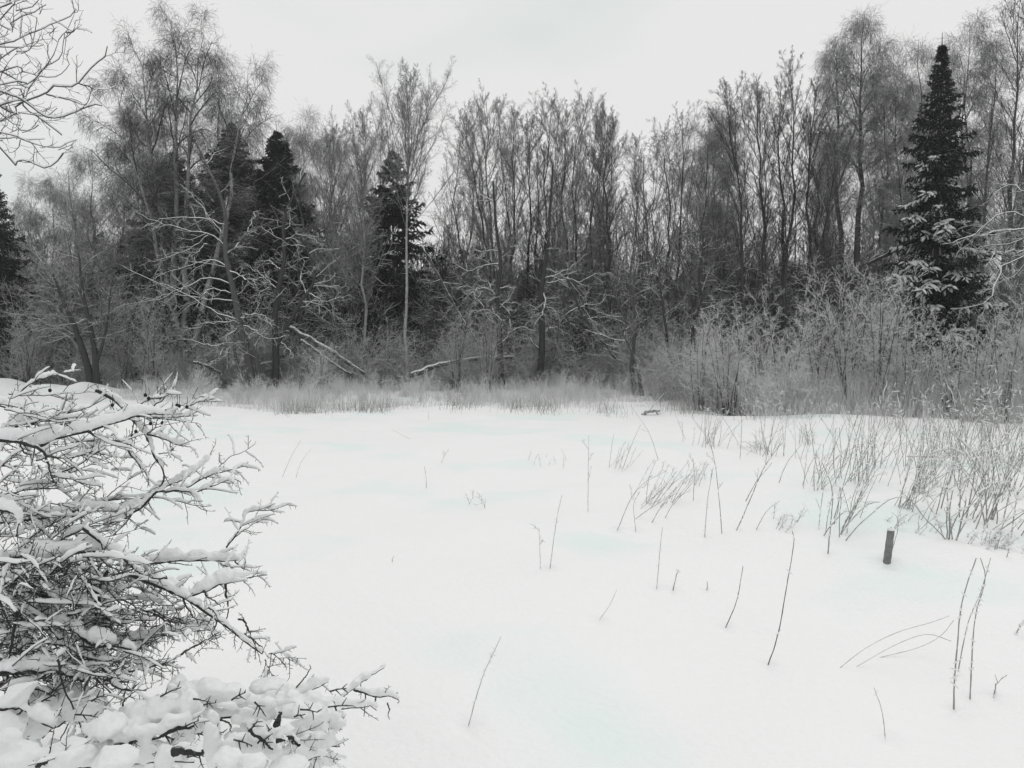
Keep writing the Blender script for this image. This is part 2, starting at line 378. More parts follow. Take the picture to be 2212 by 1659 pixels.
def spruce(label, tx, ty, d, wpx, nb=110, kt=13, kn=12, nl=.11, snow=False, mat='needle_far', base_y=None, low=.04, snow_top=.5, group=None):
    SEED[0] += 1; rng = np.random.default_rng(SEED[0])
    nb = int(nb*1.9); kt += 3; kn += 3; nl *= 1.2; tp = P(tx, ty, d); b = np.array([tp[0], tp[1], ground(tp[0], tp[1])-.05]); H = tp[2]-b[2]; R = wpx/F_PX*d
    root = empty('spruce_tree', b, label, 'spruce', group)
    tm, bm, nm = MB(), MB(), MB(); sm_ = MB() if snow else None
    spruce_geo(rng, b, H, R, nb, kt, kn, nl, tm, bm, nm, sm_, snow_top, low)
    tm.build('trunk', M['bark'], root); cr0 = nm.build('crown', M[mat], root, smooth=False)
    o = bm.build('bough', M['bark'], root)
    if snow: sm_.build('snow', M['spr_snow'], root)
    return root

# ================================================================ THE WOOD
G_SP = 'dark spruces in the tree line'
spruce('black snow-flecked spruce standing before the right-hand wood, the nearest and blackest spruce', *D(2035, 98), 22, 45, nb=160, kt=18, kn=15, nl=.085, snow=True, mat='needle', snow_top=.75)
spruce('spruce cut by the left edge of the photo, its dark boughs sticking out', *D(-18, 345), 31, 30, nb=120, kt=14, kn=13, nl=.10, snow=True, mat='needle', snow_top=.2)
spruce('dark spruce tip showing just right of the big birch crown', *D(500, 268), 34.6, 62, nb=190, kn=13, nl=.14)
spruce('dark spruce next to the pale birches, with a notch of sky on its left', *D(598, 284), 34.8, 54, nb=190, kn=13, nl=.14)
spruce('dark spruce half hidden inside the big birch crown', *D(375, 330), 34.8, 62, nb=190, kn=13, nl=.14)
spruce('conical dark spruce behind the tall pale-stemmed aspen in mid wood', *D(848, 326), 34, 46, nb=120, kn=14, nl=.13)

# trees, left to right
tree('birch_tree', 'hazy grey birch clump, leftmost of the bare trees', 'birch', *(D(105, 0)[0], 41, [D(112, 385), D(60, 405), D(150, 420)], 26), twig='twig_mid', bark='bark_mid')
tree('birch_tree', 'hazy drooping birch between the left clump and the big birch', 'birch', D(235, 0)[0], 36, [D(190, 335), D(285, 330)], 30, twig='twig_mid', bark='bark_mid')
tree('birch_tree', 'huge many-stemmed birch with a wide drooping crown, tallest on the left', 'birch', D(390, 0)[0], 32.5, [D(372, 42), D(300, 100), D(440, 70), D(520, 160), D(250, 160)], 62, tr=.17, twig='twig_dark', bark='birch', spread=.14, scale_k=1.45, t0=.3, depth_j=1.5)
tree('bare_tree', 'thin grey tree rising through the dark spruces right of the big birch', 'sparse', D(560, 0)[0], 33, [D(560, 330)], 22, twig='twig_mid', bark='bark_mid')
tree('birch_tree', 'pale fine-twigged birch just right of the dark spruces', 'birch', D(665, 0)[0], 35, [D(655, 252), D(625, 290)], 20, twig='twig_mid', bark='birch')
tree('birch_tree', 'paler straight birch next in line before the small conical spruce', 'upright', D(712, 0)[0], 32, [D(725, 280)], 22, twig='twig_mid', bark='birch', tr=.09)
tree('birch_tree', 'thin upright tree whose pale stem stands left of the conical spruce', 'upright', D(785, 0)[0], 31, [D(780, 248)], 22, twig='twig_mid', bark='birch', tr=.09)
tree('aspen_tree', 'tall slender tree with a pale kinked foot in front of the conical spruce', 'upright', D(883, 0)[0], 30, [D(885, 160)], 36, tr=.10, twig='twig_mid', bark='birch', scale_k=1.1, spread=.0, t0=.5, path=((893, 818), (880, 775), (874, 730), (879, 640), (878, 500), (883, 350), (885, 160)))
tree('aspen_tree', 'pointed bare tree left of centre, highest of its broad crown', 'upright', D(1108, 0)[0], 33, [D(1057, 198), D(1010, 250), D(1100, 250)], 30, tr=.11, twig='twig_mid', scale_k=1.3, t0=.22)
tree('aspen_tree', 'dark bare tree at the middle of the wood, between two broad crowns', 'upright', D(1150, 0)[0], 34.5, [D(1190, 213), D(1150, 260)], 24, tr=.11, twig='twig_dark', t0=.22)
tree('aspen_tree', 'broad round-topped bare tree right of the middle of the wood', 'upright', D(1225, 0)[0], 33, [D(1262, 213), D(1225, 235), D(1300, 240)], 26, tr=.10, twig='twig_mid', scale_k=1.3, t0=.25)
tree('bare_tree', 'dark leaning stem at the right edge of the central tree group', 'upright', D(1345, 0)[0], 31.5, [D(1310, 255)], 15, tr=.12, twig='twig_dark', t0=.25)
tree('bare_tree', 'short thin tree standing alone in the low gap of the skyline', 'upright', D(1392, 0)[0], 36, [D(1385, 305)], 16, tr=.08, twig='twig_mid')
tree('bare_tree', 'slim snow-dusted tree standing forward of the wood below the gap', 'sparse', D(1380, 0)[0], 26, [D(1373, 440), D(1330, 560)], 26, tr=.20, twig='twig_mid', bark='bark_mid', t0=.25)
tree('bare_tree', 'bushy grey-topped tree right of the skyline gap', 'upright', D(1470, 0)[0], 33, [D(1480, 250), D(1440, 275), D(1525, 270)], 24, tr=.10, twig='twig_mid', scale_k=1.2, t0=.2)
tree('bare_tree', 'forked low tree with ascending dark limbs right of the forward slim tree', 'sparse', D(1490, 0)[0], 28, [D(1500, 440), D(1420, 520)], 24, tr=.2, twig='twig_mid')
tree('birch_tree', 'pale thick-stemmed birch just left of the dark alder group', 'birch', D(1590, 0)[0], 37, [D(1560, 235), D(1545, 255)], 17, tr=.15, twig='twig_mid', bark='birch')
tree('alder_tree', 'leftmost dark-limbed alder of the tall group', 'upright', D(1650, 0)[0], 30, [D(1585, 185), D(1635, 180)], 26, tr=.13, twig='twig_dark', t0=.4)
tree('alder_tree', 'central dark-limbed alder of the tall group, with its highest tip', 'upright', D(1708, 0)[0], 30.5, [D(1715, 138), D(1672, 185), D(1745, 190)], 24, tr=.12, twig='twig_dark', scale_k=1.2, t0=.4)
tree('alder_tree', 'rightmost crooked alder of the tall dark group', 'upright', D(1768, 0)[0], 30, [D(1790, 285), D(1750, 250)], 18, tr=.11, twig='twig_dark', t0=.4)
tree('birch_tree', 'tall weeping birch with a thick pale trunk, left of the black spruce', 'birch', D(1850, 0)[0], 35, [D(1862, 32), D(1815, 110)], 34, tr=.17, twig='twig_mid', bark='bark_mid', scale_k=1.2, t0=.5, spread=.03)
tree('bare_tree', 'thin straight stem between the weeping birch and the black spruce', 'birch', D(1905, 0)[0], 34, [D(1897, 150)], 20, tr=.08, twig='twig_mid', bark='bark_mid', t0=.4)
tree('birch_tree', 'open-crowned birch rising directly behind the black spruce', 'birch', D(1985, 0)[0], 33, [D(1985, 85), D(1950, 150)], 28, tr=.10, twig='twig_mid', bark='bark_mid', t0=.35)
tree('birch_tree', 'wide hazy birch right of the black spruce', 'birch', D(2118, 0)[0], 32, [D(2105, 40), D(2075, 110), D(2160, 80)], 32, tr=.11, twig='twig_mid', bark='bark_mid', scale_k=1.2, t0=.3)
tree('birch_tree', 'tall tree cut by the right edge of the photo', 'upright', D(2200, 0)[0], 29, [D(2195, -15), D(2235, -40)], 30, tr=.12, twig='twig_dark', bark='bark_mid', t0=.3)
tree('bare_tree', 'slanting thin tree behind the snowy bushes by the right edge', 'fuzzy', D(2150, 0)[0], 27, [D(2190, 330)], 30, tr=.14, twig='twig_mid', bark='bark_mid', t0=.2)

for i, (bx, d, tops, W, tr_, k, lb) in enumerate([
  (1025, 35, ((1018, 235), (985, 265)), 22, .07, 'upright', 'slender twiggy tree filling the left shoulder of the pointed central tree'),
  (1085, 36, ((1088, 222), (1120, 240)), 22, .08, 'upright', 'fine-twigged tree just right of the pointed central tree'),
  (1170, 35.5, ((1165, 232), (1205, 228)), 20, .08, 'upright', 'dense upright tree overlapping the middle dark tree from the left'),
  (1245, 36, ((1238, 222), (1285, 222)), 22, .08, 'upright', 'hazy upright tree filling the round-topped central crown'),
  (1290, 35, ((1325, 262), (1298, 240)), 18, .08, 'upright', 'thin tree closing the right shoulder of the central crown'),
  (1425, 36, ((1420, 300), (1452, 290)), 20, .07, 'upright', 'hazy low crown left of the bushy grey-topped tree'),
  (1530, 37, ((1520, 300), (1500, 270)), 18, .07, 'birch', 'faint drooping tree between the grey-topped tree and the pale birch'),
  (1675, 34, ((1655, 205), (1610, 215)), 22, .07, 'upright', 'thinner stems crowding behind the central alders'),
  (745, 35, ((752, 300), (710, 300)), 24, .07, 'birch', 'soft grey birch filling in behind the pale straight birch'),
  (825, 36, ((815, 290),), 22, .07, 'upright', 'faint bare tree behind the tip of the conical spruce'),
  (955, 38, ((955, 395), (985, 420)), 20, .07, 'fuzzy', 'low bushy tree in the dip right of the kinked aspen'),
  (330, 36, ((330, 210), (285, 250)), 34, .09, 'birch', 'drooping birch behind the left flank of the huge birch'),
  (520, 36, ((505, 200), (470, 130)), 34, .09, 'birch', 'drooping birch behind the right flank of the huge birch'),
  (1800, 37, ((1805, 300), (1780, 330)), 18, .07, 'birch', 'small drooping tree left of the weeping birch trunk'),
  (2050, 36, ((2045, 150), (2010, 180)), 26, .08, 'birch', 'hazy birch whose crown shows behind the spruce tip on its right')]):
    tree('birch_tree' if k == 'birch' else 'bare_tree', lb, k, D(bx, 0)[0], d, [D(*q) for q in tops], W, tr=tr_, twig='twig_mid', bark='bark_mid', scale_k=.9)
# ------------------------------------------------ traced snow-clad trees at the front of the wood
def traced(root, name, trunks, limbs, d, specs, bark, twig, seed, rt=.1, rl=.035, snow_part=None, dj=.8, S=6):
    rng = np.random.default_rng(seed); cm = MB()
    for pl, r0, r1 in trunks:
        p = resample([P(x, y, d) for x, y in pl], 16); mb = MB(); tube(mb, p, np.linspace(r0, r1, 16), 8); mb.build('trunk', M[bark], root)
        levels(rng, cm, p[None], np.linspace(r0, r1, 16)[None], [dict(k=9, t0=.3, t1=.98, ang=60, aj=15, abs=1.6, len=1, r=.022, n=7, wob=.2, trop=.02), dict(k=5, t0=.15, ang=45, len=.45, r=.011, n=4, wob=.2), dict(k=4, t0=.1, ang=45, len=.5, r=.008, n=3, wob=.2)])
    lm = MB()
    for pl in limbs:
        dd = rng.uniform(-dj, dj); n = len(pl)
        p = resample([P(x, y, d+dd*i/(n-1)) for i, (x, y) in enumerate(pl)], 14)
        p[1:-1] += rng.normal(0, .03, (12, 3))
        rr = np.linspace(rl, rl*.3, 14); tube(lm, p, rr, S)
        levels(rng, cm, p[None], rr[None], specs)
    lm.build('limb', M[twig], root); cm.build('crown', M[twig], root)
b0 = P(*c5(1590, 1040), 29)
root = empty('gnarled_tree', (b0[0], 29, ground(b0[0], 29)), 'gnarled tree with long bare white-crusted limbs reaching left before the big birch', 'tree')
TW = [dict(k=9, t0=.15, t1=1, ang=50, aj=15, len=.34, r=.016, n=5, wob=.22, trop=.0), dict(k=5, t0=.15, ang=48, len=.5, r=.009, n=4, wob=.22), dict(k=4, t0=.1, ang=48, len=.5, r=.0065, n=3, wob=.2)]
traced(root, 'gnarled_tree', [([c5(*q) for q in ((1600, 1040), (1560, 800), (1515, 640), (1490, 480), (1450, 300), (1420, 150), (1432, 0), (1400, -170), (1330, -330), (1240, -520))], .16, .03),
                              ([c5(*q) for q in ((1650, 1040), (1620, 840), (1560, 700), (1520, 650))], .12, .06),
                              ([c5(*q) for q in ((1560, 1040), (1500, 880), (1480, 740), (1500, 600))], .07, .04)],
       [[c5(*q) for q in pl] for pl in (
        ((1500, 600), (1340, 620), (1210, 660), (1130, 700)), ((1500, 600), (1300, 520), (1130, 410), (1000, 360), (930, 330), (770, 255)),
        ((1470, 430), (1340, 400), (1280, 450), (1240, 540)), ((1450, 370), (1340, 330), (1180, 380), (1040, 460), (820, 500), (700, 540)),
        ((1430, 260), (1380, 230), (1310, 225), (1100, 290), (1010, 320), (980, 370)), ((1310, 120), (1220, 200), (1140, 205)),
        ((1420, 130), (1330, 60), (1200, 30), (1040, 0), (900, -60), (860, -80)), ((1520, 650), (1450, 690), (1430, 760), (1440, 890)), ((1430, 760), (1380, 850), (1300, 880)),
        ((1400, 50), (1300, -80), (1200, -200), (1140, -260)), ((1330, 60), (1140, 180), (960, 230), (880, 260)), ((1520, 640), (1600, 660), (1700, 720), (1800, 700)),
        ((1430, 0), (1300, -40), (1100, -50), (900, 20)), ((1490, 480), (1300, 470), (1100, 440), (900, 480), (760, 520)), ((1500, 590), (1640, 560), (1720, 640)),
        ((1480, 740), (1300, 760), (1180, 720), (1080, 740)), ((1440, 180), (1560, 60), (1600, -60), (1640, -90)), ((1440, 280), (1560, 340), (1680, 330)))],
       29, TW, 'bark_mid', 'limb_snow', 5, rl=.034)
b0 = P(*c5(1740, 1040), 29.5)
root = empty('alder_tree', (b0[0], 29.5, ground(b0[0], 29.5)), 'dark low-forking tree beside the leaning logs, right of the gnarled tree', 'tree')
traced(root, 'alder_tree', [([c5(*q) for q in ((1730, 1050), (1745, 900), (1740, 720), (1740, 560), (1760, 400), (1800, 200), (1790, 0), (1850, -180), (1930, -330))], .15, .03),
                            ([c5(*q) for q in ((1750, 760), (1790, 680), (1840, 600), (1895, 500), (1990, 340), (1950, 180), (1900, 80))], .09, .03)],
       [[c5(*q) for q in pl] for pl in (((1895, 490), (1980, 490), (2080, 540), (2200, 640)), ((1940, 420), (2000, 385), (2100, 390), (2230, 390)), ((1740, 560), (1720, 400), (1590, 460)),
        ((1780, 740), (1830, 790), (1860, 850)), ((1760, 650), (1640, 590), (1540, 560)), ((1795, 300), (1700, 230), (1600, 240)), ((1950, 430), (2060, 480), (2210, 440)),
        ((1795, 100), (1900, 60), (2050, 130)), ((1760, 420), (1660, 330), (1560, 250), (1540, 240)))],
       29.5, TW, 'bark', 'limb_snow', 6, rl=.03)
def cz(x, y): return (450+x*.07686, 250+y*.07686)
b0 = P(*c5(600, 1030), 28)
root = empty('bushy_tree', (b0[0], 28, ground(b0[0], 28)), 'small round tree with a dark forked trunk beside the snow bank', 'tree')
FAN = [dict(k=12, t0=.15, t1=1, ang=38, aj=12, len=.4, r=.018, n=5, wob=.14, trop=.04), dict(k=7, t0=.1, ang=42, len=.5, r=.010, n=4, wob=.18, trop=.02), dict(k=5, t0=.1, ang=45, len=.55, r=.0065, n=3, wob=.2)]
traced(root, 'bushy_tree', [([c5(*q) for q in ((590, 1045), (560, 920), (525, 800), (470, 640), (400, 480), (330, 300))], .15, .03), ([c5(*q) for q in ((615, 1040), (605, 920), (600, 800), (570, 640), (520, 420), (500, 200))], .13, .03), ([c5(*q) for q in ((600, 900), (640, 780), (680, 600), (700, 400))], .07, .02)],
       [[c5(*q) for q in pl] for pl in (((525, 800), (400, 690), (250, 600), (60, 560)), ((530, 800), (430, 620), (300, 480), (160, 420)), ((600, 800), (640, 560), (620, 300), (660, 100)), ((600, 800), (720, 620), (800, 520), (880, 500)),
        ((470, 640), (380, 420), (260, 240), (200, 120)), ((560, 600), (480, 380), (420, 180), (400, 20)), ((600, 750), (740, 540), (760, 380)), ((500, 700), (330, 640), (180, 680), (80, 740)))], 28, FAN, 'bark', 'twig_mid', 15, rl=.035)
b0 = P(499, 384, 29.5)
root = empty('crooked_tree', (b0[0], 29.5, ground(b0[0], 29.5)), 'crooked dark tree with white zigzag limbs above the fallen pale trunk', 'tree')
traced(root, 'crooked_tree', [([cz(*q) for q in ((700, 1950), (660, 1500), (640, 1000), (610, 600), (660, 180), (600, -300), (560, -900))], .13, .03)],
       [[cz(*q) for q in pl] for pl in (((660, 180), (500, 185), (380, 215), (240, 275), (30, 150)), ((620, 600), (480, 430), (340, 340)), ((440, 740), (330, 590), (270, 480), (120, 490), (60, 490)), ((600, 600), (490, 495), (350, 520), (170, 660)),
        ((720, 970), (640, 880), (490, 765), (370, 800), (280, 790), (120, 870)), ((370, 800), (310, 900), (295, 1040), (330, 1300)), ((640, 500), (720, 490), (750, 600), (790, 710)), ((650, 700), (760, 800), (790, 1000), (860, 1300)), ((650, 1200), (900, 1000), (1100, 1050)), ((660, 1400), (400, 1200), (200, 1300)))], 29.5, TW, 'bark', 'limb_snow', 16, rl=.028)
b0 = P(543, 384, 30)
root = empty('crooked_tree', (b0[0], 30, ground(b0[0], 30)), 'second crooked dark tree with downward white limbs, right of centre', 'tree')
traced(root, 'crooked_tree', [([cz(*q) for q in ((1150, 1900), (1200, 1200), (1190, 530), (1260, 50), (1300, -500), (1340, -1100))], .15, .03)],
       [[cz(*q) for q in pl] for pl in (((1190, 530), (1240, 680), (1170, 860), (1090, 990)), ((1200, 380), (1420, 300), (1600, 200), (1750, 60)), ((1250, 420), (1540, 370), (1720, 400), (1900, 320), (2100, 290)), ((1560, 420), (1660, 550), (1720, 730), (1880, 1000), (2100, 1400)),
        ((1500, 850), (1690, 730), (1930, 690), (2080, 570)), ((1190, 1100), (1350, 1000), (1600, 1150)), ((1180, 1300), (1000, 1150), (850, 1250)))], 30, TW, 'bark', 'limb_snow', 17, rl=.028)
# tree out of frame on the right whose arching limbs hang in
b0 = P(1095, 384, 16)
root = empty('willow_tree', (b0[0], 16, ground(b0[0], 16)), 'arching snow-crusted willow limbs hanging in from the right edge', 'tree')
bz = float(ground(b0[0], 16)); bpx = (1095, 345+(1.7-bz)/16*788)
traced(root, 'willow_tree', [([bpx, (1090, 330), (1075, 260), (1060, 225)], .12, .05)],
       [[(1062, 228)]+[cr_(*q) for q in pl] for pl in (
        ((1290, 480), (1200, 452), (1100, 480), (1000, 550), (920, 610), (870, 660), (810, 740), (775, 800)),
        ((1290, 570), (1180, 590), (1050, 610), (930, 630), (860, 640), (760, 680), (680, 695)),
        ((1290, 740), (1190, 740), (1100, 740), (1040, 790), (1000, 860)), ((1250, 820), (1180, 820), (1110, 880), (1070, 970), (1030, 1120), (900, 1160), (740, 1170)),
        ((1250, 890), (1070, 980), (950, 1060)), ((1290, 300), (1200, 250), (1080, 300), (980, 400)), ((1290, 660), (1150, 700), (1000, 720), (900, 800)))],
       16, [dict(k=10, t0=.2, t1=1, ang=42, aj=15, len=.24, r=.009, n=5, wob=.2, trop=-.02), dict(k=6, t0=.1, ang=45, len=.5, r=.006, n=3, wob=.2), dict(k=3, t0=.1, ang=45, len=.5, r=.004, n=3, wob=.2)],
       'bark_mid', 'limb_snow', 7, rl=.022, dj=1.2)

# ------------------------------------------------ leaning and fallen trunks
def log(label, pl, d0, d1, r, bark='bark_mid', name='fallen_tree', cat='fallen tree', stubs=6):
    SEED[0] += 1; rng = np.random.default_rng(SEED[0]); n = len(pl)
    p = resample([P(*D(*q), d0+(d1-d0)*i/(n-1)) for i, q in enumerate(pl)], 18); p[1:-1] += rng.normal(0, .015, (16, 3))
    root = empty(name, p[0], label, cat); r = r*.82; rr = np.linspace(r, r*.6, 18)*rng.uniform(.93, 1.07, 18)
    mb = MB(); tube(mb, p, rr, 10, cap=True); mb.build('trunk', M[bark], root)
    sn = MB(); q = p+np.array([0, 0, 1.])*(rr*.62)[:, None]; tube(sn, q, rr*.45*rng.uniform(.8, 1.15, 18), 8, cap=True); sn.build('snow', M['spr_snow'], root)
    if stubs:
        cm = MB(); levels(rng, cm, p[None], rr[None], [dict(k=stubs, t0=.2, t1=1, ang=60, aj=15, abs=1.0, len=1, r=.018, n=5, wob=.2), dict(k=4, t0=.2, ang=45, len=.5, r=.009, n=3, wob=.2)]); cm.build('branch', M['limb_snow'], root)
log('upper of the two broken trunks leaning down right beside the forking tree', [(625, 708), (700, 750), (790, 808)], 30, 29.5, .13)
log('lower thinner trunk leaning under the snowy broken one', [(650, 735), (720, 785), (760, 810)], 29.4, 29.2, .08)
log('pale fallen trunk lying in the undergrowth right of the kinked aspen', [(885, 812), (950, 787), (1035, 775), (1110, 772)], 29, 30, .13)
log('long thin trunk leaning from the aspen down to the centre', [(912, 530), (955, 610), (1000, 690), (1040, 750)], 30.5, 29.5, .05, 'bark_mid', 'leaning_tree')
log('slanting thin trunk in the brush below the centre right', [(1225, 600), (1265, 690), (1330, 775)], 30, 29, .07, 'bark', 'leaning_tree')
log('pale split trunk leaning among the dark central trunks', [(1180, 540), (1205, 610), (1226, 680), (1245, 770)], 30.9, 30.4, .065, 'bark_mid', 'leaning_tree', stubs=3)
log('dark pole leaning up towards the black spruce', [(1870, 572), (1990, 515), (2080, 488)], 23.5, 22.5, .06, 'bark', 'leaning_tree', stubs=4)
log('short dead branch lying on the open snow before the grass', [(1388, 896), (1402, 888), (1425, 886)], 19.8, 19.6, .055, 'birch', 'deadwood', 'dead branch', stubs=2)
log('dark broken limb poking left out of the brush near the big birch foot', [(418, 782), (445, 790), (480, 806)], 28.6, 28.4, .07, 'bark', 'deadwood', 'dead branch', stubs=3)

# ------------------------------------------------ frosted bushes
def bush(label, px, d, top_y, wpx, stems=9, twig='rime', cat='bush', seed=None, up=.5, group=None, dens=1.0, name='frosted_bush', col=False):
    SEED[0] += 1; rng = np.random.default_rng(SEED[0])
    b = P(px, 384, d); b[2] = ground(b[0], b[1])-.05; H = P(px, top_y, d)[2]-b[2]; W = wpx/F_PX*d
    root = empty(name, b, label, cat, group); sm_ = MB(); cm = MB()
    st = np.tile(b, (stems, 1))+np.c_[rng.normal(0, .14*W, stems), rng.normal(0, .14*W, stems), np.zeros(stems)]
    a = rng.uniform(0, 2*np.pi, stems); le = rng.uniform(0, W/H, stems)*.9
    dr = np.c_[np.cos(a)*le, np.sin(a)*le, np.ones(stems)]
    ln = H*rng.uniform(.6, 1.0, stems); ln[0] = H
    p = grow(rng, st, dr, ln, 9, .06, .03); rr = (ln/H*.018*(H/3)**.5)[:, None]*np.linspace(1, .2, 10)[None]
    tube(sm_, p, rr, 4)
    levels(rng, cm, p, rr, [dict(k=int(13*dens), t0=.12, t1=.98, ang=42, aj=12, len=.30, r=.007, n=4, wob=.12, trop=.07), dict(k=6, t0=.1, ang=42, len=.5, r=.005, n=3, wob=.15, trop=.04), dict(k=3, t0=.1, ang=42, len=.55, r=.004, rmin=.0035, n=2, wob=.15)])
    for i in range(1): pass
    sm_.build('stem', M['bark_mid'], root); cm.build('crown', M[twig], root)
    return root
G_B = 'frosted bushes along the right side of the clearing'
BU = [(700, 20.5, 312, 22, 'low frosted bush at the left end of the right-hand thicket'),
      (728, 19.8, 296, 20, 'second frosted bush from the left end of the right-hand thicket'),
      (762, 20.6, 282, 22, 'frosted sapling bush below the leftmost dark alder'),
      (790, 19.0, 300, 20, 'shorter bush standing below the central alders'),
      (818, 19.5, 262, 24, 'tall fan-shaped frosted bush left of the weeping birch trunk'),
      (848, 19.0, 252, 22, 'tallest spiky frosted bush below the weeping birch'),
      (874, 18.6, 262, 18, 'upright twiggy bush reaching up left of the black spruce'),
      (900, 18.2, 300, 20, 'frosted bush before the lower left boughs of the black spruce'),
      (925, 17.6, 322, 22, 'low dense frosted bush right before the black spruce'),
      (950, 17.2, 318, 22, 'rounded frosted bush just right below the black spruce'),
      (978, 17.0, 306, 24, 'frosted bush under the arching willow limbs'),
      (1004, 16.6, 292, 22, 'frosted bush second from the right edge'),
      (1030, 16.4, 280, 24, 'frosted bush cut by the right edge')]
for i, (px, d, ty, wp, lb) in enumerate(BU): bush(lb, px, d, ty, wp, stems=10, group=G_B)
bush('frosted low bush at the foot of the forking tree logs', D(690, 0)[0], 28, D(0, 735)[1], 22, stems=14, twig='rime')
bush('frosted brush heap right of the kinked aspen foot', D(985, 0)[0], 28.2, D(0, 640)[1], 26, stems=12, twig='twig_pale')
bush('pale arching bush left of the centre trunks', D(1050, 0)[0], 28.2, D(0, 620)[1], 22, stems=9, twig='twig_pale')
bush('twiggy grey bush between the big birch and the snow bank', D(330, 0)[0], 28.5, D(0, 610)[1], 26, stems=10, twig='twig_pale')
bush('grey bush behind the snow bank near the left edge', D(60, 0)[0], 29.5, D(0, 620)[1], 28, stems=10, twig='twig_pale')
bush('grey bush just right of the snow bank tree', D(265, 0)[0], 30.5, D(0, 600)[1], 22, stems=9, twig='twig_pale')

# ------------------------------------------------ uncountable brush and far wood
rng = np.random.default_rng(77)
def proto_shrub(seed, stems, k1, k2, H=1., W=.5, r0=.012, r1=.007, r2=.0055, wob=.12, trop=.05):
    r = np.random.default_rng(seed); mb = MB()
    st = np.c_[r.normal(0, .12, stems), r.normal(0, .12, stems), np.zeros(stems)]
    a = r.uniform(0, 2*np.pi, stems); le = r.uniform(.1, W/H*1.3, stems)
    p = grow(r, st, np.c_[np.cos(a)*le, np.sin(a)*le, np.ones(stems)], H*r.uniform(.5, 1, stems), 6, wob*.7, .0)
    rr = np.full((stems, 1), r0)*np.linspace(1, .3, 7)[None]; tube(mb, p, rr, 3)
    levels(r, mb, p, rr, [dict(k=k1, t0=.1, t1=1, ang=50, aj=15, len=.4, r=r1, n=3, wob=wob, trop=trop), dict(k=k2, t0=.1, ang=48, len=.55, r=r2, rmin=r2*.8, n=2, wob=wob)])
    return np.concatenate(mb.v), mb.f
def scatter(mb, protos, pos, scl, rng, rs=1.0):
    for p_, s_ in zip(pos, scl):
        V, Fs = protos[rng.integers(len(protos))]; a = rng.uniform(0, 2*np.pi); c, s = math.cos(a), math.sin(a)
        W_ = np.c_[(V[:, 0]*c-V[:, 1]*s)*s_*rs, (V[:, 0]*s+V[:, 1]*c)*s_*rs, V[:, 2]*s_]+p_
        off = mb.n; mb.v.append(W_.astype(np.float32)); mb.n += len(V)
        for f in Fs: mb.f.append(f+off)
def gpos(x, y): return np.array([x, y, float(ground(x, y))-.03])
# MB stores faces with offsets already applied per add, so protos can be shifted as a whole
pr = [proto_shrub(900+i, 12, 8, 6, r0=.007, r1=.004, r2=.003) for i in range(5)]
def belt(n, d0, d1, p0, p1, h0, h1, name, label, mat, protos, cat='undergrowth', rs=1.0):
    mb = MB(); pos = []; scl = []
    for i in range(n):
        d = rng.uniform(d0, d1); px = rng.uniform(p0, p1); x = (px-512)/F_PX*d
        pos.append(gpos(x, d)); scl.append(rng.uniform(h0, h1)*(1 if rng.uniform() > .15 else 1.3))
    scatter(mb, protos, pos, scl, rng, rs); o = mb.build(name, M[mat]); tag(o, label, cat, None, 'stuff'); return o
belt(220, 29.6, 35, -60, 790, 1.2, 3.2, 'undergrowth', 'tangled frosted undergrowth around the feet of the trees', 'twig_pale', pr)
belt(260, 33, 42, -80, 1100, 3.0, 6.5, 'brushwood', 'dim tangled brushwood filling the inside of the wood', 'twig_mid', pr, 'brushwood')
belt(80, 17.9, 23, 760, 1080, 1.0, 2.1, 'frosted_brush', 'dense frosted brush filling the space between the right-hand bushes', 'rime', pr, 'brush')
belt(80, 20.5, 26, 650, 1080, 1.2, 2.4, 'thicket', 'grey rimed thicket behind the right-hand bushes', 'twig_pale', pr, 'thicket')
belt(170, 22.5, 31, 125, 700, .25, 1.1, 'low_brush', 'low rimed brush fading into the grass at the tree feet', 'rime', pr, 'brush')
prd = [proto_shrub(950+i, 16, 11, 9, r0=.006, r1=.0032, r2=.0026, W=.3, trop=.12) for i in range(5)]
belt(150, 34, 44, 120, 900, 3.8, 7.0, 'dark_thicket', 'dense dark twiggy growth standing among the tall trunks', 'twig_dark', prd, 'thicket', .7)
# far wood
fm = MB(); fs = MB(); r = np.random.default_rng(55)
for i in range(95):
    d = r.uniform(40, 56); px = r.uniform(-70, 1100); x = (px-512)/F_PX*d
    H = r.uniform(6.5, 9.5) if 120 < px < 350 else (r.uniform(4.5, 7.5) if px < 720 else r.uniform(4, 6.5))
    b = np.array([x, d, float(ground(x, d))]); bm = MB(); nm = MB()
    spruce_geo(r, b, H, r.uniform(1.5, 2.3), 80, 8, 10, .26, bm, bm, nm)
    for s_, t_ in ((bm, fm), (nm, fs)):
        off = t_.n; t_.v += s_.v; t_.n += s_.n; t_.f += [f+off for f in s_.f]
fs.n and None
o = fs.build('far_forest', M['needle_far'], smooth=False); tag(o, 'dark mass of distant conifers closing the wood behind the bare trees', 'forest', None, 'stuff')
tm = MB(); cm = MB()
for i in range(85):
    d = r.uniform(36, 52); px = r.uniform(-70, 1100); x = (px-512)/F_PX*d; H = r.uniform(8, 12.5) if px > 480 else r.uniform(7, 10)
    b = np.array([x, d, float(ground(x, d))]); tl = trunkline(b, b+np.array([r.normal(0, .5), 0, H]), 10, r, .12)[None]; rr = np.linspace(.1, .012, 10)[None]
    tube(tm, tl, rr, 5)
    levels(r, tm, tl, rr, [dict(k=18, t0=.2, t1=.97, ang=40, aj=12, abs=2.4, len=1, r=.03, n=5, wob=.1, trop=.05), dict(k=8, t0=.1, ang=42, len=.45, r=.016, n=3, wob=.15, trop=.03), dict(k=6, t0=.1, ang=45, len=.55, r=.011, rmin=.009, n=2, wob=.2)])
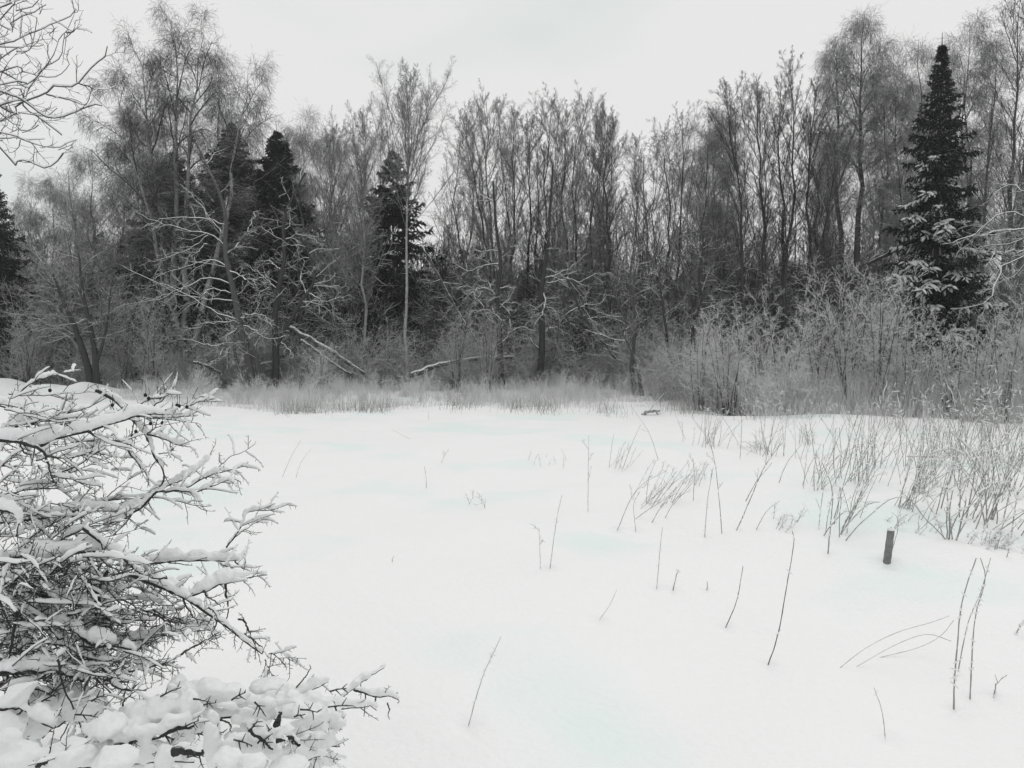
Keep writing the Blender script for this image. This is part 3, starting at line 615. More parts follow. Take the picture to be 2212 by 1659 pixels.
o = tm.build('bare_woodland', M['twig_mid']); tag(o, 'hazy mass of distant bare stems and twigs behind the tree line', 'forest', None, 'stuff')

# ------------------------------------------------ frosted grass belt
def blades(mb, n, x, y, h, r0, rng, lean=.25):
    b = np.stack([x, y, ground(x, y)-.02], 1); a = rng.uniform(0, 2*np.pi, n)
    dr = np.c_[np.cos(a)*lean*rng.uniform(0, 1, n), np.sin(a)*lean*rng.uniform(0, 1, n), np.ones(n)]
    p = grow(rng, b, dr, h, 3, .08, -.06); tube(mb, p, np.full((n, 1), r0)*np.array([[1, .9, .7, .35]]), 3)
mb = MB(); n = 24000; d = rng.uniform(20.2, 32, n); px = rng.uniform(-60, 800, n)
edge = np.interp(px, [0, 110, 200, 285, 420, 560, 800], [27.5, 24.3, 21.6, 20.3, 20.6, 21.3, 20.4]); d = edge+(33-edge)*rng.uniform(0, 1, n)**1.1
x = (px-512)/F_PX*d; d = np.where((x < -12.4) & (d < 29.5), 30.5, d); hh = .42+.16*np.sin(x*.9+1)+.13*np.sin(x*2.3+d)+.1*np.sin(d*1.9+x*.5); blades(mb, n, x, d, np.clip(hh-.12, .06, 1)*.8*rng.uniform(.35, 1.5, n)*np.where(rng.uniform(0, 1, n) < .03, 1.9, 1), .005, rng, .35)
o = mb.build('frosted_grass', M['grass']); tag(o, 'belt of frosted tall grass between the open snow and the wood', 'grass', None, 'stuff')
mb = MB(); n = 2600; px = rng.uniform(270, 830, n); edge = np.interp(px, [270, 420, 560, 830], [19.8, 20.0, 20.0, 19.4]); d = edge+rng.normal(0, .6, n)+.4
x = (px-512)/F_PX*d; keep = np.sin(x*3.1)+np.sin(x*1.3+1)+rng.normal(0, .5, n) > .1; x, d = x[keep], d[keep]
blades(mb, len(x), x, d, rng.uniform(.1, .5, len(x)), .004, rng, .6)
o = mb.build('dead_grass', M['stem']); tag(o, 'thin scattered dead grass poking out of the snow edge before the belt', 'grass', None, 'stuff')
mb = MB(); n = 9000; px = rng.uniform(790, 1100, n); d = rng.uniform(16.8, 24, n); x = (px-512)/F_PX*d; d = np.maximum(d, 17.9-.3*(x-6.3)+.4)
blades(mb, n, x, d, rng.uniform(.4, 1.25, n), .0045, rng, .4)
n = 1500; px = rng.uniform(760, 1100, n); x = (px-512)/F_PX*17; d = 17.6-.3*(x-6.3)+rng.normal(0, .5, n)-.3; blades(mb, n, x, d, rng.uniform(.08, .5, n), .0035, rng, .6)
o = mb.build('rimed_grass', M['grass']); tag(o, 'rimed grass in the dip behind the snow ridge at the right', 'grass', None, 'stuff')

# ------------------------------------------------ weeds on the open snow
def noise1(n, rg, k=4):
    a = rg.uniform(-1, 1, max(2, n//k)+2); return np.interp(np.linspace(0, len(a)-1, n), np.arange(len(a)), a)
def snow_on(sb, p, rb, th, rg, S=7, end=True):
    """snow lying on a branch polyline p, thickness th"""
    n = len(p); T = norm(np.gradient(p, axis=0)); hor = np.sqrt(np.clip(1-T[:, 2]**2, 0, 1))
    pr_ = np.sin(np.linspace(.12, np.pi-.12 if end else np.pi*.6, n))**.45
    rs = th*(.3+.7*hor**2)*pr_*(1+.30*noise1(n, rg, 3)+.25*noise1(n, rg, 1))*np.where(noise1(n, rg, 2) < -.62, .3, 1)
    up = np.array([0, 0, 1.])-T*T[:, 2:3]; q = p+up*(rs*.88+rb*.8)[:, None]
    tube(sb, q, rs, S, cap=True)
STEMS = {}
def stem(label, pts, r=.0035, mat='stem', lean=0., buds=5, twigs=0, space=D, tip=0, name='dry_weed', cat='weed', group=None):
    SEED[0] += 1; rng = np.random.default_rng(SEED[0])
    b = hit(*space(*pts[0])); d = b[1]
    pl = [P(*space(*q), d+lean*i/(max(len(pts)-1, 1))) for i, q in enumerate(pts)]; pl[0] = pl[0]-np.array([0, 0, .03])
    n = 22; p = resample(pl, n); p[2:] += np.cumsum(rng.normal(0, r*.35, (n-2, 3)), 0)*.5
    o_ = empty(name, b, label, cat, group); mb = MB(); r = r*.75; rr = r*np.linspace(1, .55, n)*rng.uniform(.8, 1.2, n)
    tube(mb, p, rr, 5)
    if twigs: levels(rng, mb, p[None], rr[None], [dict(k=twigs, t0=.35, t1=1, ang=40, abs=.16, len=1, r=r*.6, n=4, wob=.15, trop=.05), dict(k=3, t0=.2, ang=40, len=.5, r=r*.5, n=2, wob=.2)])
    mb.mk = len(mb.f); mb.m2 = M['caps']; sb = mb
    if buds:
        for j in range(buds):
            i = rng.integers(3, n-1); c = p[i]; l = rng.uniform(.015, .05); dirv = norm(np.array([rng.normal(0, .6), rng.normal(0, .6), rng.uniform(.2, 1)]))
            tube(sb, np.array([c-dirv*l*.5, c, c+dirv*l*.5]), np.array([r*.6, r*rng.uniform(1.3, 1.9), r*.5]), 6)
    if tip:
        snow_on(sb, p[int(n*(1-tip)):], r, r*rng.uniform(2.2, 3.2), rng, 7)
    mb.build('stalk', M[mat], o_)
    return o_
S1 = [
 ('long dark curved stem in the lower right, tallest single stem on open snow', ((1655, 1437), (1680, 1370), (1700, 1250), (1713, 1170), (1710, 1145)), .0042, 'stem_dark', 4, 0),
 ('short dark bowed stem left of the long curved one', ((1562, 1357), (1590, 1300), (1604, 1225)), .0038, 'stem_dark', 2, 0),
 ('faint leaning stem alone in the lower middle snow', ((1008, 1568), (1040, 1470), (1082, 1375)), .0028, 'stem', 8, 0),
 ('left one of a close pair of stems in mid field', ((1168, 1228), (1164, 1140)), .0028, 'stem', 3, 2),
 ('right taller one of a close pair of stems in mid field', ((1187, 1228), (1200, 1130), (1213, 1068)), .0034, 'stem', 5, 0),
 ('thin vertical stem with a dark knot near its foot', ((1270, 1105), (1271, 1020), (1272, 940)), .0036, 'stem', 4, 3),
 ('upright faint stem rising from a small hollow below mid right', ((1418, 1272), (1425, 1200), (1432, 1140)), .0032, 'stem', 5, 0),
 ('tiny bent stem left of the bowed dark stem', ((1286, 1340), (1315, 1310), (1332, 1275)), .0022, 'stem', 1, 0),
 ('dark straight foot of a leaning branched stem at mid right', ((1330, 1147), (1375, 1060), (1440, 1018)), .0045, 'stem', 4, 4),
 ('pale thin stem behind the leaning branched one', ((1374, 1148), (1368, 1100), (1372, 1075)), .0035, 'stem', 2, 1),
 ('tall slightly curved stem with a drooping seed head', ((1560, 1152), (1552, 1060), (1545, 1000), (1533, 945)), .005, 'stem', 5, 2),
 ('faint upright stem left of the seed-headed one', ((1522, 1160), (1528, 1080), (1540, 1010)), .004, 'stem', 6, 1),
 ('thick snowy-spotted leaning stem with a dark foot', ((1588, 1145), (1620, 1080), (1650, 1010), (1690, 955)), .007, 'stem', 8, 2),
 ('slim leaning stem right of the spotted thick one', ((1630, 1145), (1655, 1105), (1685, 1080)), .0045, 'stem', 3, 0),
 ('dark spotted upright stem marking the left of the weed clump', ((1788, 1196), (1795, 1130), (1798, 1060), (1775, 1000)), .007, 'stem', 6, 0),
 ('tall stem crossing the snow ridge, hooked snowy tip', ((1800, 1120), (1835, 1000), (1862, 900), (1885, 832)), .006, 'stem', 5, 0),
 ('double stem left member in the lower right corner', ((2060, 1532), (2068, 1400), (2078, 1300), (2108, 1205)), .0055, 'stem', 12, 0),
 ('spindly stem crossing the lower corner double stem', ((2068, 1450), (2090, 1350), (2118, 1280), (2140, 1205)), .0042, 'stem', 10, 0),
 ('double stem right member in the lower right corner', ((2095, 1510), (2103, 1400), (2112, 1320), (2132, 1250), (2122, 1205)), .0050, 'stem', 12, 0),
 ('short faint curved stalk near the bottom right', ((1915, 1597), (1905, 1540), (1887, 1487)), .0026, 'stem', 2, 0),
 ('thin leaning stem on the left snow near the shrub twigs', ((608, 1030), (630, 985), (650, 950)), .0032, 'stem', 1, 0),
 ('short thin stem right of the left leaning stem', ((638, 1032), (650, 1000), (672, 970)), .0028, 'stem', 1, 0),
 ('tiny v-shaped twig in the upper middle of the snow field', ((952, 1000), (958, 990), (963, 978)), .004, 'stem', 0, 2),
 ('small upright dry stem below the v-shaped twig', ((921, 1055), (920, 1030), (916, 1008)), .0045, 'stem', 2, 0),
 ('little cluster of grass tips left of centre', ((1050, 1098), (1045, 1088), (1040, 1078)), .004, 'stem', 1, 4),
 ('small crooked sprig right of the grass tips', ((1010, 1090), (1018, 1080), (1022, 1075)), .0035, 'stem', 1, 2),
 ('low twig lying at an angle on the upper left snow', ((893, 948), (868, 940), (845, 928)), .005, 'stem', 0, 0),
 ('tiny twig tip alone on the snow below the grass tips', ((845, 1214), (848, 1208), (851, 1202)), .004, 'stem', 0, 0),
 ('slim faint stem between the pair and the knotted stem', ((1315, 1010), (1320, 975), (1326, 935)), .004, 'stem', 1, 0),
 ('stem standing by the grooved post, bent at its top', ((1925, 1190), (1938, 1150), (1940, 1120), (1928, 1108)), .0045, 'stem', 3, 1),
 ('dark leaning stick at the right frame edge above the corner', ((2190, 1370), (2200, 1355), (2225, 1325)), .008, 'stem', 6, 0),
 ('snow-capped twig stub beside the corner double stem', ((2140, 1505), (2150, 1495), (2153, 1480)), .006, 'stem', 3, 1),
 ('short dark stub in the snow between the pale and the bowed stems', ((1526, 1275), (1527, 1262), (1526, 1255)), .004, 'stem_dark', 0, 0),
 ('pale leaning blade pair right of the hollow stem', ((1452, 1275), (1460, 1245), (1466, 1228)), .006, 'stem', 3, 0),
]
for lb, pl, r_, m_, bd, tg in S1: stem(lb, pl, r_, m_, 0, bd, tg)
# weed clumps: several stalks from one foot
def clump(label, x, y, hpx, n, spreadpx, lean=20, r=.005, seed=0, twigs=2, mat='stem', name='weed_clump', cat='weeds', caps=True):
    rg = np.random.default_rng(seed+4000); b = hit(*D(x, y)); d = b[1]; o_ = empty(name, b, label, cat)
    sb = MB(); mpp = d/F_PX*K; r = r*.7; n = int(n*2.0)
    for j in range(n):
        q = b+np.array([rg.normal(0, spreadpx*mpp), rg.normal(0, spreadpx*mpp*1.5), 0]); q[2] = ground(q[0], q[1])-.03
        h = hpx*mpp*rg.uniform(.45, 1.05); dr = np.array([math.tan(math.radians(rg.normal(lean, 14))), rg.normal(0, .25), 1.])
        p = grow(rg, q[None], dr[None], np.array([h]), 12, .05, rg.normal(-.01, .015))
        if rg.uniform() < .25: p[0, 9:, 2] -= np.array([.04, .12, .24, .36])*h*.5
        rr = r*np.linspace(1, .5, 13)[None]*rg.uniform(.7, 1.25); mb = MB(); tube(mb, p, rr, 5)
        if twigs: levels(rg, mb, p, rr, [dict(k=twigs, t0=.3, t1=1, ang=42, len=.22, r=r*.6, n=4, wob=.15, trop=.03)])
        mb.mk = len(mb.f); mb.m2 = M['caps']; sb = mb
        if caps:
            for k in range(rg.integers(2, 6)):
                i = rg.integers(5, 13); c = p[0, i]; l = rg.uniform(.02, .06); dv = norm(p[0, min(i, 11)+1]-p[0, min(i, 11)]+rg.normal(0, .15, 3))
                tube(sb, np.array([c-dv*l, c, c+dv*l])+np.array([0, 0, r]), np.array([r*.5, r*rg.uniform(1.1, 1.6), r*.4]), 6)
        mb.build('stalk', M[mat], o_)
CL = [
 ('leaning weed clump behind the spotted stem, left of the big clump', 1410, 1090, 120, 9, 30, 35, .0045), ('sparse grassy clump on the snow rise right of the dead branch', 1520, 960, 100, 12, 26, 5, .005),
 ('spread-out clump of bent stems below the ridge at its left end', 1680, 985, 120, 9, 24, 10, .005), ('thin clump of stems leaning right before the ridge', 1740, 1050, 120, 8, 24, 25, .005),
 ('dense spiky weed clump, middle of the right foreground', 1850, 1040, 200, 14, 26, 14, .0058), ('dark-footed clump of straight stems leaning right', 1815, 1150, 200, 6, 22, 18, .007),
 ('fan of thin stems rising left of the snow-bent clump', 1945, 1095, 170, 8, 9, 24, .0055), ('bundle of close stems in front of the snow-bent clump', 1985, 1065, 160, 9, 12, 20, .006),
 ('tall snow-tipped clump before the ridge at right', 1990, 1010, 210, 12, 40, 6, .0055), ('pair-footed thick stems standing below the snow-bent clump', 2052, 1165, 190, 4, 8, 4, .009),
 ('snow-bent tangled clump under white crusts near the right edge', 2110, 1060, 190, 16, 40, 0, .006), ('leaning stems with bushy feet at the right edge', 2150, 1150, 190, 7, 30, 26, .007),
 ('tall clump behind the snow-bent one by the right edge', 2160, 1000, 220, 16, 45, 5, .0055), ('flattened dark tuft below the leaning edge stems', 2140, 1180, 50, 14, 22, 30, .005),

 ('tall frosted weeds standing against the brush at the right end of the ridge', 2060, 945, 170, 14, 40, 0, .006), ('frosted weeds before the brush at the very right edge', 2180, 935, 190, 14, 36, 5, .006), ('thin tall weeds on the ridge crest, middle', 1950, 925, 110, 12, 40, 5, .005), ('sparse weeds poking over the left part of the ridge', 1830, 915, 90, 10, 40, 5, .005),
 ('thick snowy stalks leaning every way just inside the right edge', 2110, 1120, 210, 9, 40, 15, .009), ('coarse frosted stalks crossing behind the post', 1900, 1010, 150, 10, 44, 5, .007), ('coarse bent stalks in the upper right weeds below the brush', 2120, 985, 180, 12, 50, 0, .008),
 ('low thick-set tuft by the right edge above the leaning stems', 2190, 1060, 130, 12, 30, 10, .006), ('spread weeds between the snow-bent stalks and the ridge', 2050, 1000, 130, 12, 44, 0, .005), ('frosted stems standing before the brush left of the ridge', 1640, 905, 80, 12, 34, 5, .005),
 ('faint low sprigs at the top of the open snow, left of the knotted stem', 1180, 1000, 40, 4, 30, 10, .003), ('small faint tuft left of the seed-headed stem', 1490, 1040, 70, 5, 22, 18, .0035), ('thin tuft between the spotted stem and the weed clumps', 1700, 1140, 60, 5, 20, 20, .004), ('low broken stalks between the post and the snow-bent weeds', 1985, 1150, 60, 5, 26, 30, .0045), ('bristly dark tuft on the ridge end behind the bent stems', 1740, 955, 60, 9, 16, -8, .005), ('tiny tuft with a dark foot lying at the ridge start', 1645, 968, 36, 6, 14, -60, .005),
 ('low sprig cluster left of the sparse grassy clump', 1340, 1010, 70, 5, 20, 25, .0035), ('small weed tuft on the rise between clumps', 1640, 975, 50, 6, 14, -20, .005)]
for i, c in enumerate(CL): clump(*c[:5], c[5], c[6], c[7], seed=i)
def cw(x, y): return (825+x*.12806, 362.5+y*.12806)
for lb, pl, tp in [('tall stem with a white snow knob, left of the ridge-crossing stems', ((592, 640), (590, 400), (562, 232)), .5),
  ('straight stem topped by a thick snow cap above the ridge', ((762, 720), (772, 480), (768, 262)), .5), ('leaning white-capped stem crossing the straight capped one', ((800, 640), (775, 480), (712, 372)), .6),
  ('tall bent stem loaded with snow right of the capped stems', ((1060, 560), (1000, 260), (960, 190), (930, 100)), .7), ('pair member with fat snow fingers high at the right', ((1100, 560), (1060, 300), (1030, 200), (1004, 140)), .7),
  ('long diagonal snowy stem reaching high near the right edge', ((1385, 640), (1340, 460), (1300, 340), (1252, 205)), .7), ('hooked snow-topped stem standing on the ridge crest', ((410, 480), (400, 380), (405, 330), (385, 312)), .5),
  ('curly snow-crusted stem highest over the ridge', ((470, 480), (455, 260), (485, 160), (462, 80)), .6), ('last snow-tipped stem beside the right frame edge', ((1560, 520), (1540, 300), (1495, 150)), .6)]:
    stem(lb, pl, .006, 'stem', 0, 0, 1, space=cw, tip=tp)
b = hit(*cw(1080, 900)); dB = b[1]; o_ = empty('snow_bent_weeds', b, 'arched weed stalks bent low under thick white crusts before the ridge', 'weeds'); mb, sb = MB(), MB(); rg = np.random.default_rng(8)
for pl in (((640, 735), (800, 735), (930, 742)), ((780, 735), (880, 690), (990, 675), (1100, 725), (1170, 690), (1250, 700), (1260, 880)), ((1290, 790), (1360, 750), (1450, 800), (1560, 810)), ((980, 540), (1150, 700), (1260, 880)), ((840, 870), (830, 780), (900, 740), (1000, 700)),
           ((1010, 600), (1120, 730), (1240, 890)), ((1300, 980), (1330, 800), (1400, 780), (1520, 850)), ((740, 760), (860, 700), (960, 680)), ((960, 1300), (965, 1050), (975, 800), (985, 640)), ((1060, 1020), (1070, 850), (1040, 760), (960, 720)), ((1150, 900), (1200, 760), (1330, 660), (1420, 640)), ((870, 900), (860, 800), (840, 740))):
    d = dB+rg.normal(0, .25); p = resample([P(*cw(*q), d+rg.normal(0, .05)) for q in pl], 16); rr = np.full(16, .0045); tube(mb, p, rr, 5); snow_on(sb, p, .0045, rg.uniform(.010, .018), rg, 7)
    levels(rg, mb, p[None], rr[None], [dict(k=5, t0=.1, ang=45, abs=.2, len=1, r=.003, n=4, wob=.2)])
mb.build('stalk', M['stem'], o_); sb.build('snow', M['caps'], o_)
rg = np.random.default_rng(41)
ONES = 'first second third fourth fifth sixth seventh eighth ninth tenth eleventh twelfth thirteenth fourteenth fifteenth sixteenth seventeenth eighteenth nineteenth'.split()
def ordinal(n): return ONES[n-1] if n < 20 else {2: 'twentieth', 3: 'thirtieth'}[n//10] if n % 10 == 0 else {2: 'twenty-', 3: 'thirty-'}[n//10]+ONES[n % 10-1]
for i, x in enumerate(np.sort(rg.uniform(1290, 2200, 36))):
    y = rg.uniform(955, 1170)-(2200-x)*.02; h = rg.uniform(35, 130); a = rg.normal(.35, .45)
    lb = ('tall' if h > 95 else 'short' if h < 60 else 'thin')+(' right-leaning' if a > .3 else ' left-leaning' if a < -.15 else ' upright')+' frosted stalk, '+ordinal(i+1)+' from the left of those scattered among the right weeds'
    stem(lb, ((x, y), (x+h*.5*math.sin(a), y-h*.5*math.cos(a)), (x+h*math.sin(a*1.25)+rg.normal(0, 5), y-h*math.cos(a))), rg.uniform(.004, .0065), 'stem', 0, rg.integers(1, 6), rg.integers(0, 4), group='frosted stalks scattered among the weed clumps')
# bent-over grass stalks in the lower right
o_ = empty('bent_grass', hit(*D(1830, 1440)), 'bent-over loop of faint grass stalks lying low at the lower right', 'grass')
mb = MB()
for pl in (((1815, 1442), (1870, 1400), (1940, 1365), (2010, 1345), (2050, 1330)), ((1850, 1440), (1930, 1395), (2000, 1370), (2055, 1385)), ((1900, 1420), (1980, 1400), (2030, 1375), (2060, 1340)), ((2010, 1345), (2040, 1370), (2065, 1350))):
    d = hit(*D(*pl[0]))[1]; p = resample([P(*D(*q), d+.02*i) for i, q in enumerate(pl)], 16); tube(mb, p, np.full(16, .0018), 5)
mb.build('stalk', M['stem'], o_)
# weathered post
b = hit(*D(1917, 1214)); d = b[1]; top = P(*D(1925, 1143), d)
o_ = empty('wooden_post', b, 'short weathered post sticking out of the snow at the right', 'post')
rg = np.random.default_rng(3); mb = MB(); t = np.linspace(0, 1, 9)[:, None]; p = (b-np.array([.01, 0, .06]))*(1-t)+top*t; tube(mb, p, np.array([.050, .049, .044, .046, .043, .045, .042, .044, .042])*.62, 12, cap=True); mb.build('shaft', M['post'], o_)
mb = MB(); tube(mb, np.array([top-[0, 0, .008], top+[0, 0, .006], top+[0, 0, .012]]), np.array([.028, .025, .008]), 12); mb.build('snow', M['caps'], o_)

# ================================================================ NEAR LEFT: snow-laden shrub
rg = np.random.default_rng(11)
def limb(p3, rb, name_mb, sb, th, rg, tw=8, twlen=.16, n=26, twr=.0028, snow_tw=.35, fb=None):
    fb = sb if fb is None else fb
    p = resample(p3, n); p[1:-1] += np.cumsum(rg.normal(0, .0022, (n-2, 3)), 0)*.6
    rr = rb*np.linspace(1, .35, n)*(1+.1*rg.normal(0, 1, n)); tube(name_mb, p, rr, 7)
    if th > 0: snow_on(sb, p, rb, th, rg)
    if tw:
        out = levels(rg, name_mb, p[None], rr[None], [dict(k=tw, t0=.1, t1=.98, ang=55, aj=15, abs=twlen, len=1, r=twr, rmin=.0015, n=6, wob=.13, trop=-.01, S=4), dict(k=4, t0=.15, t1=.95, ang=60, abs=twlen*.16, len=1, r=.0018, rmin=.0013, n=2, wob=.1, S=3)])
        c, cr0 = out[0]
        for q in c:
            if rg.uniform() < snow_tw: snow_on(fb, resample(q, 8), .0015, rg.uniform(.004, .009), rg, 6)
def line(pts, conv, d0, d1=None):
    d1 = d0 if d1 is None else d1; n = len(pts); return [P(*conv(*q), d0+(d1-d0)*i/(n-1)) for i, q in enumerate(pts)]
def remesh(o, vs, sm_it=3):
    m = o.modifiers.new('r', 'REMESH'); m.mode = 'VOXEL'; m.voxel_size = vs; m.use_smooth_shade = True
    s = o.modifiers.new('s', 'SMOOTH'); s.iterations = sm_it; s.factor = .6
    for nm, sz, st in (('lumps', .05, .016), ('grain', .014, .006)):
        t = bpy.data.textures.get('snow_'+nm) or bpy.data.textures.new('snow_'+nm, 'CLOUDS'); t.noise_scale = sz; t.noise_depth = 2
        k = o.modifiers.new(nm, 'DISPLACE'); k.texture = t; k.texture_coords = 'LOCAL'; k.strength = st; k.mid_level = .55
bloc = (-2.9, 3.0, float(ground(-2.9, 3.0)))
root = empty('snow_laden_shrub', bloc, 'snow-laden shrub with berries whose bare branches reach in from the left edge', 'shrub')
lm, sb = MB(), MB()
UP = [  # (points in crop 7, d0, d1, branch radius, snow thickness, twigs)
 (((650, 190), (780, 260), (900, 380), (1000, 490), (1060, 640), (1110, 720), (1120, 800), (1060, 880)), 3.0, 3.05, .009, .034, 7),
 (((-300, 500), (0, 530), (140, 540), (250, 575), (400, 520), (600, 475), (700, 440), (870, 395), (940, 370), (1120, 355)), 2.6, 2.8, .009, .026, 8),
 (((600, 475), (700, 510), (850, 545), (930, 570)), 2.7, 2.8, .006, .012, 6),
 (((140, 540), (250, 575), (310, 630), (350, 740), (370, 810)), 2.6, 2.6, .008, .006, 2),
 (((310, 630), (420, 650), (550, 640), (700, 580), (830, 560)), 2.65, 2.9, .004, .010, 5),
 (((130, 545), (170, 620), (260, 640), (420, 650)), 2.6, 2.7, .0035, .004, 4),
 (((370, 770), (500, 820), (600, 840), (690, 845)), 2.65, 2.7, .004, .014, 4),
 (((-100, 915), (20, 905), (180, 880), (380, 868), (450, 910), (520, 970)), 2.8, 2.9, .004, .012, 5),
 (((-150, 1110), (160, 1080), (350, 1050), (450, 1020), (560, 1005), (720, 1000), (900, 995)), 2.7, 2.9, .007, .028, 6),
 (((-80, 820), (0, 910), (150, 1000), (210, 1075)), 2.6, 2.7, .007, .020, 3),
 (((0, 1330), (230, 1310), (400, 1210), (540, 1130), (560, 1080), (520, 1000)), 2.6, 2.7, .006, .018, 5),
 (((560, 1130), (700, 1240), (820, 1330), (900, 1400), (1000, 1470), (1100, 1530), (1280, 1600)), 2.6, 2.7, .008, .036, 8),
 (((1280, 1600), (1400, 1550), (1500, 1510), (1700, 1465), (1820, 1445)), 2.7, 2.8, .006, .026, 5),
 (((400, 970), (630, 945), (800, 920), (1000, 915), (1110, 915), (1300, 950), (1440, 975)), 3.0, 3.0, .005, .009, 5),
 (((1060, 880), (1180, 870), (1300, 840), (1430, 770), (1600, 725), (1690, 680)), 3.0, 3.2, .005, .013, 5),
 (((1120, 885), (1190, 870), (1340, 880), (1500, 820), (1590, 800), (1640, 830)), 3.0, 3.1, .005, .010, 6),
 (((1060, 860), (1120, 850), (1290, 770), (1380, 700), (1440, 620)), 3.05, 3.3, .005, .024, 3),
 (((850, 310), (930, 300), (1000, 265), (1100, 210), (1135, 160)), 3.0, 3.0, .004, .010, 4),
 (((1000, 490), (1100, 520), (1200, 560), (1300, 570)), 3.0, 3.1, .005, .014, 4),
 (((1080, 620), (1150, 600), (1190, 570)), 3.0, 3.1, .003, .004, 2),
 (((930, 370), (1110, 360), (1250, 355), (1350, 358)), 3.0, 3.0, .004, .008, 4), (((1000, 380), (1110, 390), (1300, 415), (1370, 440)), 3.0, 3.0, .003, .006, 4),
 (((860, 560), (900, 640), (960, 720), (1000, 800)), 2.9, 3.0, .005, .020, 4),
 (((1060, 880), (980, 980), (900, 1040), (820, 1090), (750, 1130)), 3.0, 2.9, .008, .045, 6),
 (((1400, 790), (1560, 640), (1650, 600), (1745, 540)), 3.2, 3.3, .003, .004, 3),
 (((1540, 1260), (1600, 1180), (1650, 1100), (1690, 1010), (1850, 1000), (1970, 955)), 3.2, 3.4, .005, .015, 4), (((1600, 1190), (1700, 1115), (1820, 1060)), 3.2, 3.3, .003, .010, 3),
 (((-200, 1380), (0, 1370), (250, 1350), (500, 1300), (700, 1290), (820, 1330)), 2.5, 2.7, .008, .034, 6),
 (((900, 1385), (1000, 1375), (1250, 1350), (1430, 1340), (1650, 1335)), 2.8, 3.0, .006, .028, 6),
 (((1500, 1370), (1570, 1400), (1620, 1425)), 2.9, 2.95, .003, .008, 3), (((1600, 1350), (1650, 1390), (1670, 1330)), 2.95, 3.0, .004, .008, 2),
 (((350, 1300), (430, 1265), (560, 1250), (680, 1245)), 2.7, 2.75, .005, .012, 4),
 (((-150, 990), (0, 1010), (80, 1030), (115, 1080), (110, 1180)), 2.5, 2.5, .008, .030, 2),
 (((200, 1200), (400, 1080), (560, 990), (700, 940), (860, 900)), 2.8, 3.0, .004, .008, 6),
 (((60, 215), (250, 225), (450, 210), (650, 205)), 2.9, 3.2, .003, .004, 4), (((180, 440), (350, 370), (560, 300), (700, 230), (760, 190)), 2.8, 3.1, .004, .008, 4),
 (((240, 480), (500, 400), (760, 350), (900, 330)), 2.8, 3.0, .004, .012, 5), (((-100, 330), (60, 260), (200, 150), (350, 95), (560, 60)), 2.7, 3.0, .004, .010, 4),
 (((-100, 240), (0, 290), (120, 330), (260, 420)), 2.7, 2.8, .005, .026, 3), (((-60, 730), (100, 700), (340, 725)), 2.8, 2.9, .003, .004, 3),
 (((0, 470), (120, 430), (300, 400), (420, 390)), 2.8, 2.8, .005, .030, 3), (((1050, 300), (1100, 260), (1160, 205)), 3.0, 3.0, .004, .013, 2), (((1290, 300), (1380, 280), (1475, 250)), 3.05, 3.1, .003, .009, 2),
 (((1000, 490), (1060, 420), (1080, 330)), 3.0, 3.0, .0035, .008, 3), (((1110, 330), (1260, 280), (1360, 215)), 3.0, 3.1, .003, .003, 3),
 (((420, 700), (560, 620), (700, 540)), 2.8, 3.0, .0028, .003, 4), (((450, 760), (640, 690), (820, 620)), 2.8, 3.0, .0028, .003, 4), (((720, 920), (880, 780), (900, 730)), 2.9, 3.0, .0028, .003, 2),
]
fb = MB()
for pl, d0, d1, rb, th, tw in UP: limb(line(pl, c7, d0, d1), rb*.72, lm, sb, th*.85, rg, tw=int(tw*1.8), twlen=.13, twr=.0022, snow_tw=.75, fb=fb)
for i in range(66):
    cx = rg.uniform(-60, 1000)*rg.uniform(.3, 1); cy = 180+1070*rg.uniform(0, 1)**.55; d = rg.uniform(2.6, 3.1); a = rg.normal(-.15, .4); ln = rg.uniform(120, 420)
    p3 = line(((cx-ln/2*math.cos(a), cy-ln/2*math.sin(a)), (cx+rg.normal(0, 16), cy+rg.normal(0, 16)), (cx+ln/2*math.cos(a), cy+ln/2*math.sin(a))), c7, d, d+rg.normal(0, .1))
    limb(p3, rg.uniform(.0014, .0028), lm, fb, rg.uniform(.004, .010) if rg.uniform() < .7 else 0, rg, tw=6, twlen=.08, n=14, twr=.0016, snow_tw=.3)
lm.build('branch', M['near_bark'], root)
o = sb.build('snow', M['caps'], root); remesh(o, .0045, 3); fb.build('snow', M['caps'], root)
# berries
for q in ((990, 222), (1012, 246), (1070, 236), (1092, 236), (1205, 292), (1220, 296), (1272, 303), (1025, 415), (1105, 412), (765, 290), (340, 190), (860, 520), (880, 530), (900, 500), (925, 470), (895, 540)):
    c = P(*c7(*q), 2.98); mb = MB(); th = np.linspace(0, np.pi, 7); p = c+np.stack([0*th, 0*th, np.cos(th)*.0075], 1); tube(mb, p, np.sin(th)*.0065+.0003, 8)
    tube(mb, np.array([c+[0, 0, .006], c+[.003, 0, .022], c+[.001, 0, .04]]), np.array([.001, .001, .0012]), 4)
    mb.build('berry', M['berry'], root)

